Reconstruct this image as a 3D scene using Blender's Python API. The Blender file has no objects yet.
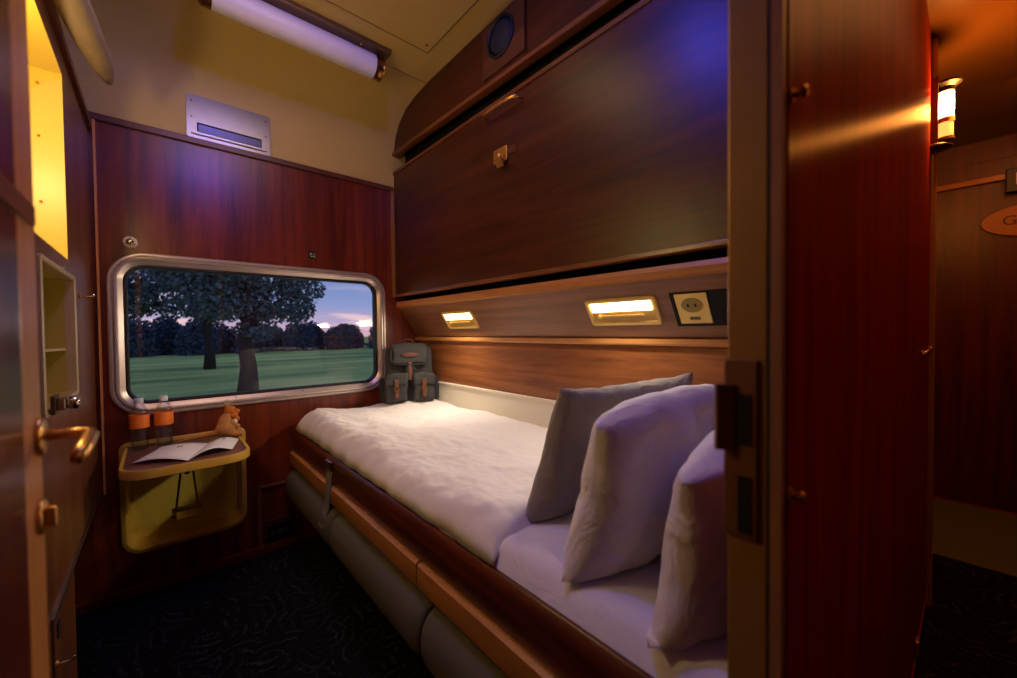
import bpy, bmesh, math, random
from mathutils import Vector, Matrix, noise
random.seed(7)
S = bpy.context.scene
COL = S.collection
H = 1.207          # eye height above the carpet
PI = math.pi

# ------------------------------------------------------------------ helpers
def setp(o, label=None, cat=None, group=None, kind=None):
    if label: o['label'] = label
    if cat: o['category'] = cat
    if group: o['group'] = group
    if kind: o['kind'] = kind
    return o

def link(name, me, mat=None, parent=None):
    o = bpy.data.objects.new(name, me)
    COL.objects.link(o)
    if mat is not None: me.materials.append(mat)
    if parent is not None: o.parent = parent
    return o

def thing(name, label, cat, group=None, kind=None, loc=(0, 0, 0)):
    o = bpy.data.objects.new(name, None)
    o.empty_display_size = .05
    COL.objects.link(o); o.location = loc
    return setp(o, label, cat, group, kind)

class MB:
    """collects simple solids into one mesh"""
    def __init__(s): s.bm = bmesh.new()
    def faces(s, vs, fs):
        v = [s.bm.verts.new(p) for p in vs]
        for f in fs:
            try: s.bm.faces.new([v[i] for i in f])
            except ValueError: pass
        return s
    def box(s, a, b, bev=0):
        x0, y0, z0 = a; x1, y1, z1 = b
        if bev <= 0:
            vs = [(x0,y0,z0),(x1,y0,z0),(x1,y1,z0),(x0,y1,z0),(x0,y0,z1),(x1,y0,z1),(x1,y1,z1),(x0,y1,z1)]
            return s.faces(vs, [(0,3,2,1),(4,5,6,7),(0,1,5,4),(1,2,6,5),(2,3,7,6),(3,0,4,7)])
        t = bmesh.new()
        bmesh.ops.create_cube(t, size=1)
        for v in t.verts:
            v.co = Vector((x0+(v.co.x+.5)*(x1-x0), y0+(v.co.y+.5)*(y1-y0), z0+(v.co.z+.5)*(z1-z0)))
        bmesh.ops.bevel(t, geom=t.edges[:], offset=bev, segments=3, affect='EDGES', profile=.5)
        return s.merge(t)
    def merge(s, t, M=None):
        if M is not None: bmesh.ops.transform(t, matrix=M, verts=t.verts[:])
        mp = {v: s.bm.verts.new(v.co) for v in t.verts}
        for f in t.faces:
            try: s.bm.faces.new([mp[v] for v in f.verts])
            except ValueError: pass
        t.free(); return s
    def prism(s, poly, axis, a, b):
        """poly: 2-D points in the two other axes (order x,y,z without axis)"""
        def P(p, q):
            if axis == 'x': return (q, p[0], p[1])
            if axis == 'y': return (p[0], q, p[1])
            return (p[0], p[1], q)
        n = len(poly)
        vs = [P(p, a) for p in poly] + [P(p, b) for p in poly]
        fs = [tuple(range(n)), tuple(range(2*n-1, n-1, -1))]
        fs += [(i, (i+1) % n, n+(i+1) % n, n+i) for i in range(n)]
        return s.faces(vs, fs)
    def lathe(s, prof, c=(0,0,0), axis='z', n=32, cap=True):
        rings = []
        for r, h in prof:
            ring = []
            for k in range(n):
                a = 2*PI*k/n; u, v = r*math.cos(a), r*math.sin(a)
                p = {'z': (u, v, h), 'y': (u, h, v), 'x': (h, u, v)}[axis]
                ring.append(s.bm.verts.new((c[0]+p[0], c[1]+p[1], c[2]+p[2])))
            rings.append(ring)
        for A, B in zip(rings, rings[1:]):
            for k in range(n):
                s.bm.faces.new((A[k], A[(k+1) % n], B[(k+1) % n], B[k]))
        if cap:
            for R in (rings[0], rings[-1]):
                try: s.bm.faces.new(R)
                except ValueError: pass
        return s
    def tube(s, pts, r, n=10, closed=False):
        pts = [Vector(p) for p in pts]; rings = []
        m = len(pts); up = None
        for i, p in enumerate(pts):
            if closed: d = pts[(i+1) % m]-pts[i-1]
            else: d = pts[min(i+1, m-1)]-pts[max(i-1, 0)]
            d.normalize()
            if up is None:
                up = d.orthogonal().normalized()
            up = (up - d*up.dot(d)).normalized()
            w = d.cross(up)
            rr = r[i] if isinstance(r, (list, tuple)) else r
            rings.append([s.bm.verts.new(p+up*rr*math.cos(2*PI*k/n)+w*rr*math.sin(2*PI*k/n)) for k in range(n)])
        rng = range(m if closed else m-1)
        for i in rng:
            A, B = rings[i], rings[(i+1) % m]
            for k in range(n):
                s.bm.faces.new((A[k], A[(k+1) % n], B[(k+1) % n], B[k]))
        if not closed:
            s.bm.faces.new(rings[0]); s.bm.faces.new(rings[-1])
        return s
    def ball(s, c, r, seg=20, M=None):
        t = bmesh.new()
        bmesh.ops.create_uvsphere(t, u_segments=seg, v_segments=seg//2+2, radius=1)
        r = (r, r, r) if not isinstance(r, (tuple, list)) else r
        mt = Matrix.Translation(c) @ (M or Matrix()) @ Matrix.Diagonal((*r, 1))
        return s.merge(t, mt)
    def build(s, name, mat, parent=None, smooth=False, bev=0, auto=None):
        bmesh.ops.recalc_face_normals(s.bm, faces=s.bm.faces[:])
        me = bpy.data.meshes.new(name)
        s.bm.to_mesh(me); s.bm.free()
        if smooth:
            for p in me.polygons: p.use_smooth = True
        o = link(name, me, mat, parent)
        if auto:
            es = me
            for e in me.edges: pass
            try:
                me.set_sharp_from_angle(angle=auto)
            except Exception: pass
        if bev:
            m = o.modifiers.new('bevel', 'BEVEL'); m.width = bev; m.segments = 2; m.limit_method = 'ANGLE'; m.angle_limit = math.radians(40)
        return o

def struct(name, mb, mat, label=None, cat='wall', parent=None, **k):
    o = mb.build(name, mat, parent, **k)
    if parent is None: setp(o, label, cat, kind='structure')
    return o

def rrect(cx, cy, w, h, r, n=10):
    """rounded rectangle loop, ccw; r may be 4 radii (tr, tl, bl, br)"""
    if not isinstance(r, (tuple, list)): r = (r,)*4
    out = []
    for (sx, sy, a0), rr in zip(((1,1,0),(-1,1,90),(-1,-1,180),(1,-1,270)), r):
        rr = max(rr, 1e-4)
        ox, oy = cx+sx*(w/2-rr), cy+sy*(h/2-rr)
        for k in range(n+1):
            a = math.radians(a0+90*k/n)
            out.append((ox+rr*math.cos(a), oy+rr*math.sin(a)))
    return out

def plate_with_holes(outer, holes, place, thick):
    """flat plate from 2-D loops; place(u, v, w) -> 3-D with w the depth 0..thick"""
    t = bmesh.new(); loops = [outer]+holes; edges = []; vl = []
    for L in loops:
        vs = [t.verts.new((p[0], p[1], 0)) for p in L]; vl.append(vs)
        for i in range(len(vs)): edges.append(t.edges.new((vs[i], vs[(i+1) % len(vs)])))
    bmesh.ops.triangle_fill(t, use_beauty=True, use_dissolve=False, edges=edges)
    t.verts.index_update()
    m = MB()
    front = {v: m.bm.verts.new(place(v.co.x, v.co.y, 0)) for v in t.verts}
    back = {v: m.bm.verts.new(place(v.co.x, v.co.y, thick)) for v in t.verts}
    for f in t.faces:
        m.bm.faces.new([front[v] for v in f.verts]); m.bm.faces.new([back[v] for v in reversed(f.verts)])
    for vs in vl:
        for i in range(len(vs)):
            a, b = vs[i], vs[(i+1) % len(vs)]
            m.bm.faces.new((front[a], front[b], back[b], back[a]))
    t.free(); return m

def ring_sweep(loopfn, prof, place, close_prof=False):
    """loopfn(d) -> 2-D loop inset by d; prof list of (inset, depth)"""
    m = MB(); rings = []
    for d, w in prof:
        rings.append([m.bm.verts.new(place(u, v, w)) for u, v in loopfn(d)])
    n = len(rings[0])
    R = rings + ([rings[0]] if close_prof else [])
    for A, B in zip(R, R[1:]):
        for k in range(n):
            m.bm.faces.new((A[k], A[(k+1) % n], B[(k+1) % n], B[k]))
    return m

# ------------------------------------------------------------------ materials
def srgb(r, g, b):
    f = lambda c: (c/255/12.92) if c/255 <= .04045 else ((c/255+.055)/1.055)**2.4
    return (f(r), f(g), f(b), 1)

def newmat(name):
    m = bpy.data.materials.new(name); m.use_nodes = True
    nt = m.node_tree
    b = nt.nodes['Principled BSDF']
    return m, nt, b

def plain(name, col, rough=.5, metal=0, emis=None, es=0, spec=.5, noise_amt=0.06, nscale=40, bump=0, bscale=200, bdist=.003, **kw):
    m, nt, b = newmat(name)
    b.inputs['Roughness'].default_value = rough
    b.inputs['Metallic'].default_value = metal
    b.inputs['Specular IOR Level'].default_value = spec
    tc = nt.nodes.new('ShaderNodeTexCoord')
    nz = nt.nodes.new('ShaderNodeTexNoise'); nz.inputs['Scale'].default_value = nscale; nz.inputs['Detail'].default_value = 4
    nt.links.new(tc.outputs['Object'], nz.inputs['Vector'])
    mx = nt.nodes.new('ShaderNodeMix'); mx.data_type = 'RGBA'
    mx.inputs[6].default_value = tuple(c*(1-noise_amt*2) for c in col[:3])+(1,)
    mx.inputs[7].default_value = tuple(min(1, c*(1+noise_amt*2)) for c in col[:3])+(1,)
    nt.links.new(nz.outputs['Fac'], mx.inputs[0]); nt.links.new(mx.outputs[2], b.inputs['Base Color'])
    if emis is not None:
        b.inputs['Emission Color'].default_value = emis; b.inputs['Emission Strength'].default_value = es
    if bump:
        n2 = nt.nodes.new('ShaderNodeTexNoise'); n2.inputs['Scale'].default_value = bscale; n2.inputs['Detail'].default_value = 5
        nt.links.new(tc.outputs['Object'], n2.inputs['Vector'])
        bp = nt.nodes.new('ShaderNodeBump'); bp.inputs['Strength'].default_value = bump; bp.inputs['Distance'].default_value = bdist; n2.inputs['Distortion'].default_value = (1.5 if bdist > .01 else 0)
        nt.links.new(n2.outputs['Fac'], bp.inputs['Height']); nt.links.new(bp.outputs['Normal'], b.inputs['Normal'])
    for k, v in kw.items(): b.inputs[k].default_value = v
    return m

def wood(name, dark, light, grain='z', rough=.32, scale=1.0, coat=.0, aniso=0, spec=.5, contrast=1.0):
    """veneer with the grain running along the given axis"""
    m, nt, b = newmat(name)
    N = nt.nodes.new; L = nt.links.new
    tc = N('ShaderNodeTexCoord'); mp = N('ShaderNodeMapping')
    st = {'x': (.06, 1, 1), 'y': (1, .06, 1), 'z': (1, 1, .06)}[grain]
    mp.inputs['Scale'].default_value = tuple(s*scale for s in st)
    L(tc.outputs['Object'], mp.inputs['Vector'])
    n1 = N('ShaderNodeTexNoise'); n1.inputs['Scale'].default_value = 14; n1.inputs['Detail'].default_value = 8; n1.inputs['Distortion'].default_value = 1.2; n1.inputs['Roughness'].default_value = .6
    n2 = N('ShaderNodeTexNoise'); n2.inputs['Scale'].default_value = 130; n2.inputs['Detail'].default_value = 4; n2.inputs['Roughness'].default_value = .7
    L(mp.outputs[0], n1.inputs['Vector']); L(mp.outputs[0], n2.inputs['Vector'])
    ad = N('ShaderNodeMath'); ad.operation = 'MULTIPLY_ADD'; ad.inputs[1].default_value = .35
    L(n2.outputs['Fac'], ad.inputs[0]); L(n1.outputs['Fac'], ad.inputs[2])
    cr = N('ShaderNodeValToRGB'); c = cr.color_ramp
    c.elements[0].position = .5; c.elements[0].color = dark
    c.elements[1].position = .88; c.elements[1].color = light
    L(ad.outputs[0], cr.inputs[0]); L(cr.outputs[0], b.inputs['Base Color'])
    b.inputs['Roughness'].default_value = rough
    b.inputs['Specular IOR Level'].default_value = spec
    if coat:
        b.inputs['Coat Weight'].default_value = coat; b.inputs['Coat Roughness'].default_value = .18
    if aniso:
        b.inputs['Anisotropic'].default_value = aniso
        tg = N('ShaderNodeTangent'); tg.direction_type = 'RADIAL'; tg.axis = 'Z'
        L(tg.outputs[0], b.inputs['Tangent'])
    bp = N('ShaderNodeBump'); bp.inputs['Strength'].default_value = .06; bp.inputs['Distance'].default_value = .002
    L(n2.outputs['Fac'], bp.inputs['Height']); L(bp.outputs['Normal'], b.inputs['Normal'])
    return m

MAHO_V = wood('mahogany_vertical', srgb(70, 22, 10), srgb(130, 52, 24), 'z', .3)
MAHO_DOOR = wood('mahogany_door', srgb(62, 24, 14), srgb(128, 58, 30), 'z', .25)
MAHO_RED = wood('mahogany_red_lacquer', srgb(128, 26, 12), srgb(184, 50, 22), 'z', .42, aniso=.88, spec=.7)
MAHO_CORR = wood('mahogany_corridor', srgb(70, 17, 9), srgb(108, 32, 16), 'z', .38)
MAHO_Y = wood('mahogany_bunk', srgb(56, 23, 9), srgb(88, 40, 17), 'y', .36, scale=.8, spec=.35)
WALNUT_Y = wood('walnut_lower_wall', srgb(105, 58, 28), srgb(165, 100, 52), 'y', .4)
PANEL_Y = wood('reading_panel_wood', srgb(110, 70, 46), srgb(150, 102, 68), 'y', .42)
RAIL_Y = wood('berth_rail_wood', srgb(66, 24, 11), srgb(108, 44, 20), 'y', .3, coat=.2)
TAN_Y = wood('tan_wood_band', srgb(172, 112, 54), srgb(200, 138, 72), 'y', .38)
TAN_Z = wood('tan_wood_stile', srgb(190, 120, 60), srgb(226, 156, 88), 'z', .3)
TAN_X = wood('tan_wood_trim', srgb(105, 62, 32), srgb(140, 88, 46), 'x', .4)
RED_X = wood('red_skirting_wood', srgb(84, 28, 16), srgb(125, 52, 28), 'x', .4)
TABLE_W = wood('table_veneer', srgb(100, 62, 50), srgb(128, 84, 68), 'x', .3)
CREAM = plain('cream_ceiling_paint', srgb(200, 172, 96), .5, noise_amt=.02)
OLIVE = plain('yellow_enamel_paint', srgb(226, 200, 84), .35, noise_amt=.02)
OLIVE_RIM = plain('yellow_enamel_rim', srgb(214, 170, 70), .3, noise_amt=.02)
NICHE_RIM = plain('niche_painted_rim', srgb(190, 165, 110), .4, noise_amt=.02)
WHITE_B = plain('white_painted_board', srgb(225, 218, 196), .45, noise_amt=.02)
ALU = plain('satin_aluminium', srgb(205, 190, 182), .34, .7, noise_amt=.01)
ALU_D = plain('dull_aluminium', srgb(150, 138, 122), .38, 1.0, noise_amt=.05)
STEEL = plain('brushed_steel_vent', srgb(140, 138, 142), .3, 1.0, noise_amt=.04, bump=.05)
CHROME = plain('worn_chrome', srgb(205, 200, 192), .16, 1.0)
BRASS = plain('polished_brass', srgb(215, 160, 80), .26, .75)
BRONZE = plain('bronze_jamb_metal', srgb(172, 126, 66), .45, .35, noise_amt=.08, nscale=6)
DARKM = plain('dark_bronze_plate', srgb(110, 74, 46), .4, .7)
BLACK = plain('black_void', srgb(10, 8, 7), .8)
BLACKP = plain('black_plastic', srgb(22, 22, 24), .4)
RUBBER = plain('black_rubber_gasket', srgb(28, 26, 26), .5)
LINEN = plain('white_cotton_duvet', srgb(232, 226, 222), .8, noise_amt=.01, bump=.12, bscale=600)
SHEET = plain('white_cotton_sheet', srgb(222, 216, 226), .8, noise_amt=.01, bump=.5, bscale=7, bdist=.02)
PILLOW = plain('white_pillow_cotton', srgb(226, 218, 222), .8, noise_amt=.01, bump=.6, bscale=8, bdist=.022)
GREYP = plain('grey_pillow_cotton', srgb(138, 128, 122), .85, noise_amt=.02, bump=.6, bscale=10, bdist=.018)
UPHOL = plain('grey_green_upholstery', srgb(92, 84, 68), .9, noise_amt=.2, nscale=220, bump=.5, bscale=420)
STRAP = plain('grey_webbing', srgb(118, 112, 104), .7, noise_amt=.1, nscale=300)
CANVAS = plain('grey_canvas', srgb(54, 52, 50), .9, noise_amt=.14, nscale=150, bump=.25, bscale=350)
CANVAS_D = plain('dark_canvas', srgb(38, 38, 40), .9, noise_amt=.14, nscale=150, bump=.25, bscale=350)
LEATHER = plain('brown_leather', srgb(96, 56, 34), .5, noise_amt=.1)
PAPER = plain('white_paper', srgb(235, 232, 232), .7, noise_amt=.01)
INK = plain('grey_ink', srgb(70, 66, 70), .8)
ORANGE = plain('orange_label_paper', srgb(250, 128, 40), .45, noise_amt=.02)
WCAP = plain('white_plastic_cap', srgb(215, 218, 230), .4)
PLUSH = plain('tan_plush_fur', srgb(186, 128, 74), .95, noise_amt=.12, nscale=120, bump=.7, bscale=260)
PLUSH_O = plain('orange_plush_fur', srgb(196, 110, 34), .95, noise_amt=.15, nscale=120, bump=.8, bscale=220)
PLUSH_W = plain('white_plush_fur', srgb(220, 205, 180), .95)
BOLSTER = plain('beige_cover_fabric', srgb(150, 130, 108), .85, noise_amt=.08, nscale=14, bump=.2, bscale=120)
SOCKET_C = plain('cream_socket_plastic', srgb(244, 212, 118), .35)
LAMP_C = plain('cream_lamp_plastic', srgb(222, 190, 110), .35)
TUBE = plain('frosted_diffuser', srgb(215, 208, 225), .4, noise_amt=.01)
SIGN_W = plain('oval_plaque_wood', srgb(186, 112, 50), .4)
SIGN_T = plain('sign_lettering_light', srgb(200, 196, 186), .5, emis=srgb(200, 196, 186), es=.06)
GLOW = plain('reading_light_glow', srgb(255, 235, 190), .4, emis=srgb(255, 226, 170), es=9)
GLOW_C = plain('corridor_lamp_glow', srgb(255, 200, 120), .4, emis=srgb(255, 186, 100), es=14)
GLOW_C2 = plain('corridor_lamp_lower_glow', srgb(255, 170, 90), .4, emis=srgb(255, 150, 70), es=2.2)
BLUE_GL = plain('blue_night_light_glow', srgb(60, 90, 255), .4, emis=srgb(20, 60, 255), es=12)
CEIL_CORR = plain('corridor_ceiling_lacquer', srgb(112, 76, 32), .3, noise_amt=.05, nscale=4)
DARKWALL = plain('dark_interior', srgb(30, 20, 14), .8)

def glassmat(name, tint=(1, 1, 1, 1), refl=.1, rough=.0, k=1.0):
    m = bpy.data.materials.new(name); m.use_nodes = True
    nt = m.node_tree; nt.nodes.clear()
    N = nt.nodes.new; L = nt.links.new
    o = N('ShaderNodeOutputMaterial'); t = N('ShaderNodeBsdfTransparent'); g = N('ShaderNodeBsdfGlossy')
    t.inputs[0].default_value = tint; g.inputs['Roughness'].default_value = rough
    fr = N('ShaderNodeFresnel'); fr.inputs[0].default_value = 1.5
    ma = N('ShaderNodeMath'); ma.operation = 'MULTIPLY_ADD'; ma.inputs[1].default_value = k; ma.inputs[2].default_value = refl
    L(fr.outputs[0], ma.inputs[0])
    mx = N('ShaderNodeMixShader'); L(ma.outputs[0], mx.inputs[0]); L(t.outputs[0], mx.inputs[1]); L(g.outputs[0], mx.inputs[2])
    L(mx.outputs[0], o.inputs[0]); return m
GLASS = glassmat('window_glass', (.94, .96, .96, 1), .05)
PET = glassmat('clear_bottle_plastic', (.95, .96, .98, 1), .04, .12, .35)

def carpet():
    m, nt, b = newmat('dark_patterned_carpet')
    N = nt.nodes.new; L = nt.links.new
    tc = N('ShaderNodeTexCoord')
    vo = N('ShaderNodeTexVoronoi'); vo.inputs['Scale'].default_value = 13; L(tc.outputs['Object'], vo.inputs['Vector'])
    sep = N('ShaderNodeSeparateColor'); L(vo.outputs['Color'], sep.inputs[0])
    sub = N('ShaderNodeVectorMath'); sub.operation = 'SUBTRACT'
    L(tc.outputs['Object'], sub.inputs[0]); L(vo.outputs['Position'], sub.inputs[1])
    rot = N('ShaderNodeVectorRotate'); rot.rotation_type = 'Z_AXIS'
    an = N('ShaderNodeMath'); an.operation = 'MULTIPLY'; an.inputs[1].default_value = 6.28; L(sep.outputs[0], an.inputs[0])
    L(sub.outputs[0], rot.inputs['Vector']); L(an.outputs[0], rot.inputs['Angle'])
    off = N('ShaderNodeVectorMath'); off.operation = 'ADD'; off.inputs[1].default_value = (.09, .0, 0); L(rot.outputs[0], off.inputs[0])
    wv = N('ShaderNodeTexWave'); wv.wave_type = 'RINGS'; wv.rings_direction = 'Z'; wv.inputs['Scale'].default_value = 8; wv.inputs['Distortion'].default_value = 2.5; wv.inputs['Detail Scale'].default_value = 12
    L(off.outputs[0], wv.inputs['Vector'])
    cr = N('ShaderNodeValToRGB'); cr.color_ramp.elements[0].position = .86; cr.color_ramp.elements[1].position = .97
    L(wv.outputs['Fac'], cr.inputs[0])
    d2 = N('ShaderNodeValToRGB'); d2.color_ramp.elements[0].position = .03; d2.color_ramp.elements[0].color = (1, 1, 1, 1)
    d2.color_ramp.elements[1].position = .05; d2.color_ramp.elements[1].color = (0, 0, 0, 1)
    L(vo.outputs['Distance'], d2.inputs[0])
    nz = N('ShaderNodeTexNoise'); nz.inputs['Scale'].default_value = 350; L(tc.outputs['Object'], nz.inputs['Vector'])
    m1 = N('ShaderNodeMath'); m1.operation = 'MULTIPLY'; L(cr.outputs[0], m1.inputs[0]); L(sep.outputs[1], m1.inputs[1])
    m2 = N('ShaderNodeMath'); m2.operation = 'MULTIPLY'; L(m1.outputs[0], m2.inputs[0]); L(nz.outputs['Fac'], m2.inputs[1])
    mx = N('ShaderNodeMix'); mx.data_type = 'RGBA'
    mx.inputs[6].default_value = srgb(22, 21, 24); mx.inputs[7].default_value = srgb(88, 86, 86)
    L(m2.outputs[0], mx.inputs[0]); L(mx.outputs[2], b.inputs['Base Color'])
    b.inputs['Roughness'].default_value = .95; b.inputs['Specular IOR Level'].default_value = .1
    bp = N('ShaderNodeBump'); bp.inputs['Strength'].default_value = .5; bp.inputs['Distance'].default_value = .004
    L(nz.outputs['Fac'], bp.inputs['Height']); L(bp.outputs['Normal'], b.inputs['Normal'])
    return m
CARPET = carpet()

# ------------------------------------------------------------------ room shell
YW = 2.5                       # window wall plane
XR = 1.37                      # wall behind the bed
XL = -.21                      # left cabinet face
struct('floor', MB().box((-1.6, -.95, -.05), (4.2, 2.56, 0)), CARPET, 'dark carpet with small grey curved strokes', 'floor')

# window wall with the window opening and the table recess
WX0, WX1, WZ0, WZ1 = -.168, 1.130, H-.377, H+.381
wcx, wcz, ww, wh = (WX0+WX1)/2, (WZ0+WZ1)/2, WX1-WX0, WZ1-WZ0
winloop = lambda d: rrect(wcx, wcz, ww-2*d, wh-2*d, max(.135-d, .01), 14)
RX0, RX1, RZ0, RZ1 = -.143, .334, .192, .712
nloop = lambda d: rrect((RX0+RX1)/2, (RZ0+RZ1)/2, RX1-RX0-2*d, RZ1-RZ0-2*d, (max(.03-d, .005), max(.03-d, .005), max(.075-d, .01), max(.075-d, .01)), 8)
yplace = lambda u, v, w: (u, YW+w, v)
wall = plate_with_holes([(-.62, 0), (1.5, 0), (1.5, 2.165), (-.62, 2.165)], [winloop(.012), nloop(.012)], yplace, .06)
struct('wall_window', wall, MAHO_V, 'dark mahogany wall around the train window', 'wall')

# ceiling: upright cream band, cove and flat part, extruded along X
prof = [(YW, 2.165), (YW-.003, 2.33), (YW-.012, 2.42), (2.458, 2.51), (2.40, 2.575), (2.31, 2.625), (2.19, 2.652), (2.03, 2.664), (1.6, 2.668), (.12, 2.668)]
cb = MB(); A = []; B = []
for y, z in prof:
    A.append(cb.bm.verts.new((-1.0, y, z))); B.append(cb.bm.verts.new((1.5, y, z)))
outer = [(YW+.06, 2.165), (YW+.06, 2.75), (.12, 2.75)]
C1 = [cb.bm.verts.new((-1.0, y, z)) for y, z in outer]; D1 = [cb.bm.verts.new((1.5, y, z)) for y, z in outer]
for i in range(len(prof)-1): cb.bm.faces.new((A[i], A[i+1], B[i+1], B[i]))
LA = A+C1[::-1]; LB = B+D1[::-1]
for i in range(len(prof)-1, len(LA)):
    j = (i+1) % len(LA); cb.bm.faces.new((LA[i], LA[j], LB[j], LB[i]))
cb.bm.faces.new(LA); cb.bm.faces.new(LB)
ceil = struct('ceiling', cb, CREAM, 'cream painted ceiling curving down to the window wall', 'ceiling', smooth=True, auto=.6)
hp = plate_with_holes(rrect(.69, 1.2, .79, 1.26, .004, 1), [rrect(.69, 1.2, .782, 1.252, .004, 1)], lambda u, v, w: (u, v, 2.6675-w), .0035)
hp.build('hatch_seam', plain('seam_shadow', srgb(112, 92, 40), .6), ceil)
MB().box((-.5, 2.048, 2.6615), (1.2, 2.052, 2.664)).build('panel_seam', plain('seam_shadow2', srgb(112, 92, 40), .6), ceil)
MB().ball((1.05, 1.78, 2.664), (.007, .007, .004), 10).build('hatch_screw', BRASS, ceil, True)

# horizontal molding on top of the window wall, corner trims, skirting
struct('trim_1', MB().box((XL, YW-.014, 2.150), (1.2, YW, 2.180)), wood('top_trim_wood', srgb(70, 34, 20), srgb(110, 58, 34), 'x', .35), 'narrow wooden molding along the top of the window wall', 'trim', bev=.003)
struct('trim_2', MB().box((-.196, YW-.012, .50), (-.188, YW, 2.15)), TAN_Z, 'thin light wooden strip beside the left cabinet corner', 'trim')
struct('trim_3', MB().box((1.178, YW-.02, 1.44), (1.203, YW, 2.15), 0), wood('corner_strip', srgb(110, 66, 30), srgb(150, 98, 50), 'z', .3), 'upright wooden strip where the window wall meets the upper berth', 'trim', bev=.004)
struct('baseboard_window', MB().box((-.6, YW-.015, 0), (.62, YW, .045)), RED_X, 'reddish wooden skirting under the window wall', 'baseboard', bev=.003)

# service frame low on the window wall, right of the table
fr = thing('wall_socket_frame', 'low tan frame around a dark socket plate beside the berth foot', 'socket', loc=(0, 0, 0))
m = MB(); m.box((.385, YW-.014, .045), (.399, YW, .375)); m.box((.385, YW-.014, .361), (.56, YW, .375)); m.build('frame_strip', TAN_X, fr, bev=.002)
m = MB(); m.box((.41, YW-.012, .045), (.56, YW, .175)); m.build('socket_plate', wood('dark_red_plate', srgb(60, 26, 16), srgb(86, 40, 24), 'x', .5), fr, bev=.003)
m = MB(); m.box((.425, YW-.018, .06), (.55, YW-.012, .15)); m.build('socket_face', BLACKP, fr, bev=.003)
for i in range(3):
    MB().lathe([(.014, YW-.023), (.014, YW-.018)], (.45+.035*i, 0, .105), 'y', 16).build('socket_opening', plain('socket_ring', srgb(70, 66, 62), .4), fr)

# window: aluminium frame, rubber, glass
w1 = thing('window_1', 'rounded aluminium framed train window with trees and field outside', 'window', kind='structure')
fp = [(0, 0), (0, -.010), (.005, -.015), (.012, -.015), (.016, -.010), (.0165, -.002), (.020, -.002), (.0205, -.010), (.024, -.015), (.030, -.014), (.034, -.006), (.044, .000), (.052, .006), (.054, .05)]
ring_sweep(winloop, fp, yplace).build('window_frame', ALU, w1, True, auto=.5)
ring_sweep(winloop, [(.052, .010), (.060, .009), (.066, .016), (.066, .05), (.052, .05)], yplace, True).build('window_gasket', RUBBER, w1)
g = MB(); pts = winloop(.062)
g.bm.faces.new([g.bm.verts.new((u, YW+.03, v)) for u, v in pts]); g.build('window_pane', GLASS, w1)
for sx in (.30, .62, .99):
    MB().ball((sx, YW-.006, WZ0+.045), (.004, .003, .004), 8).build('frame_screw', ALU_D, w1, True)

# left wall face with the openings of the upper cabinet and of the niche
xplace = lambda u, v, w: (XL-w, u, v)
UC = (.95, 1.865, 1.445, 2.03)       # y0,y1,z0,z1 upper cabinet opening
NI = (1.45, 1.955, 1.018, 1.395)     # niche opening
rc = lambda a, r=.008: rrect((a[0]+a[1])/2, (a[2]+a[3])/2, a[1]-a[0], a[3]-a[2], r, 4)
lw = plate_with_holes([(.72, 0), (1.80, 0), (1.80, .515), (YW, .515), (YW, 2.125), (.72, 2.125)], [rc(UC), rc(NI)], xplace, .02)
struct('wall_left', lw, wood('cabinet_wall_wood', srgb(84, 44, 26), srgb(140, 82, 48), 'z', .32), 'wood veneered cabinet wall left of the window', 'wall')
struct('wall_left_recess', MB().box((-.62, .16, 0), (-.58, YW, 2.7)), DARKWALL, 'dark wall behind the cabinets', 'wall')
struct('trim_4', MB().box((XL-.004, .72, 2.105), (XL+.014, YW-.014, 2.135)), wood('left_top_molding', srgb(70, 30, 24), srgb(110, 56, 38), 'y', .35), 'wooden molding along the top of the left cabinet wall', 'trim', bev=.003)
struct('trim_5', MB().box((XL-.02, 1.455, .505), (XL+.006, YW-.01, .515)), ALU_D, 'thin metal edge along the bottom of the left cabinet wall', 'trim')
struct('trim_6', MB().box((XL, 1.447, 0), (XL+.005, 1.455, .515)), ALU_D, 'thin upright metal edge at the low left panel', 'trim')

def cabinet_box(name, a, depth, mat, label, glow=False):
    y0, y1, z0, z1 = a; t = .006
    r = thing(name, label, 'cabinet')
    m = MB(); X0 = XL-.02-depth; X1 = XL-.0205
    m.box((X0-t, y0-t, z0-t), (X0, y1+t, z1+t))
    X1 = XL+.0012; q = .0035
    m.box((X0, y0, z0), (X1, y0+q, z1)); m.box((X0, y1-q, z0), (X1, y1, z1))
    m.box((X0, y0, z0), (X1, y1, z0+q)); m.box((X0, y0, z1-q), (X1, y1, z1))
    m.build('cabinet_liner', mat, r)
    return r
uc = cabinet_box('wall_cabinet', UC, .22, OLIVE, 'brightly lit yellow open wall cabinet high on the left wall')
for yy, zz in ((1.858, 1.98), (1.858, 1.82), (1.858, 1.62)):
    MB().ball((XL-.05, yy, zz), (.004, .004, .004), 8).build('screw', BRASS, uc, True)
MB().box((XL-.075, 1.848, 1.46), (XL-.069, 1.864, 2.01)).build('edge_rib', OLIVE, uc)
ni = cabinet_box('wall_niche', NI, .20, plain('niche_green_yellow', srgb(186, 164, 64), .45, noise_amt=.02), 'yellow green niche with a curved shelf, below the lit cabinet')
rimL = lambda d: rrect((NI[0]+NI[1])/2, (NI[2]+NI[3])/2, NI[1]-NI[0]+.022-2*d, NI[3]-NI[2]+.022-2*d, .016-min(d, .012), 5)
ring_sweep(rimL, [(0, 0), (0, -.004), (.003, -.006), (.012, -.006), (.015, -.003), (.015, .02)], lambda u, v, w: (XL-w, u, v)).build('niche_rim', NICHE_RIM, ni)
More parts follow.
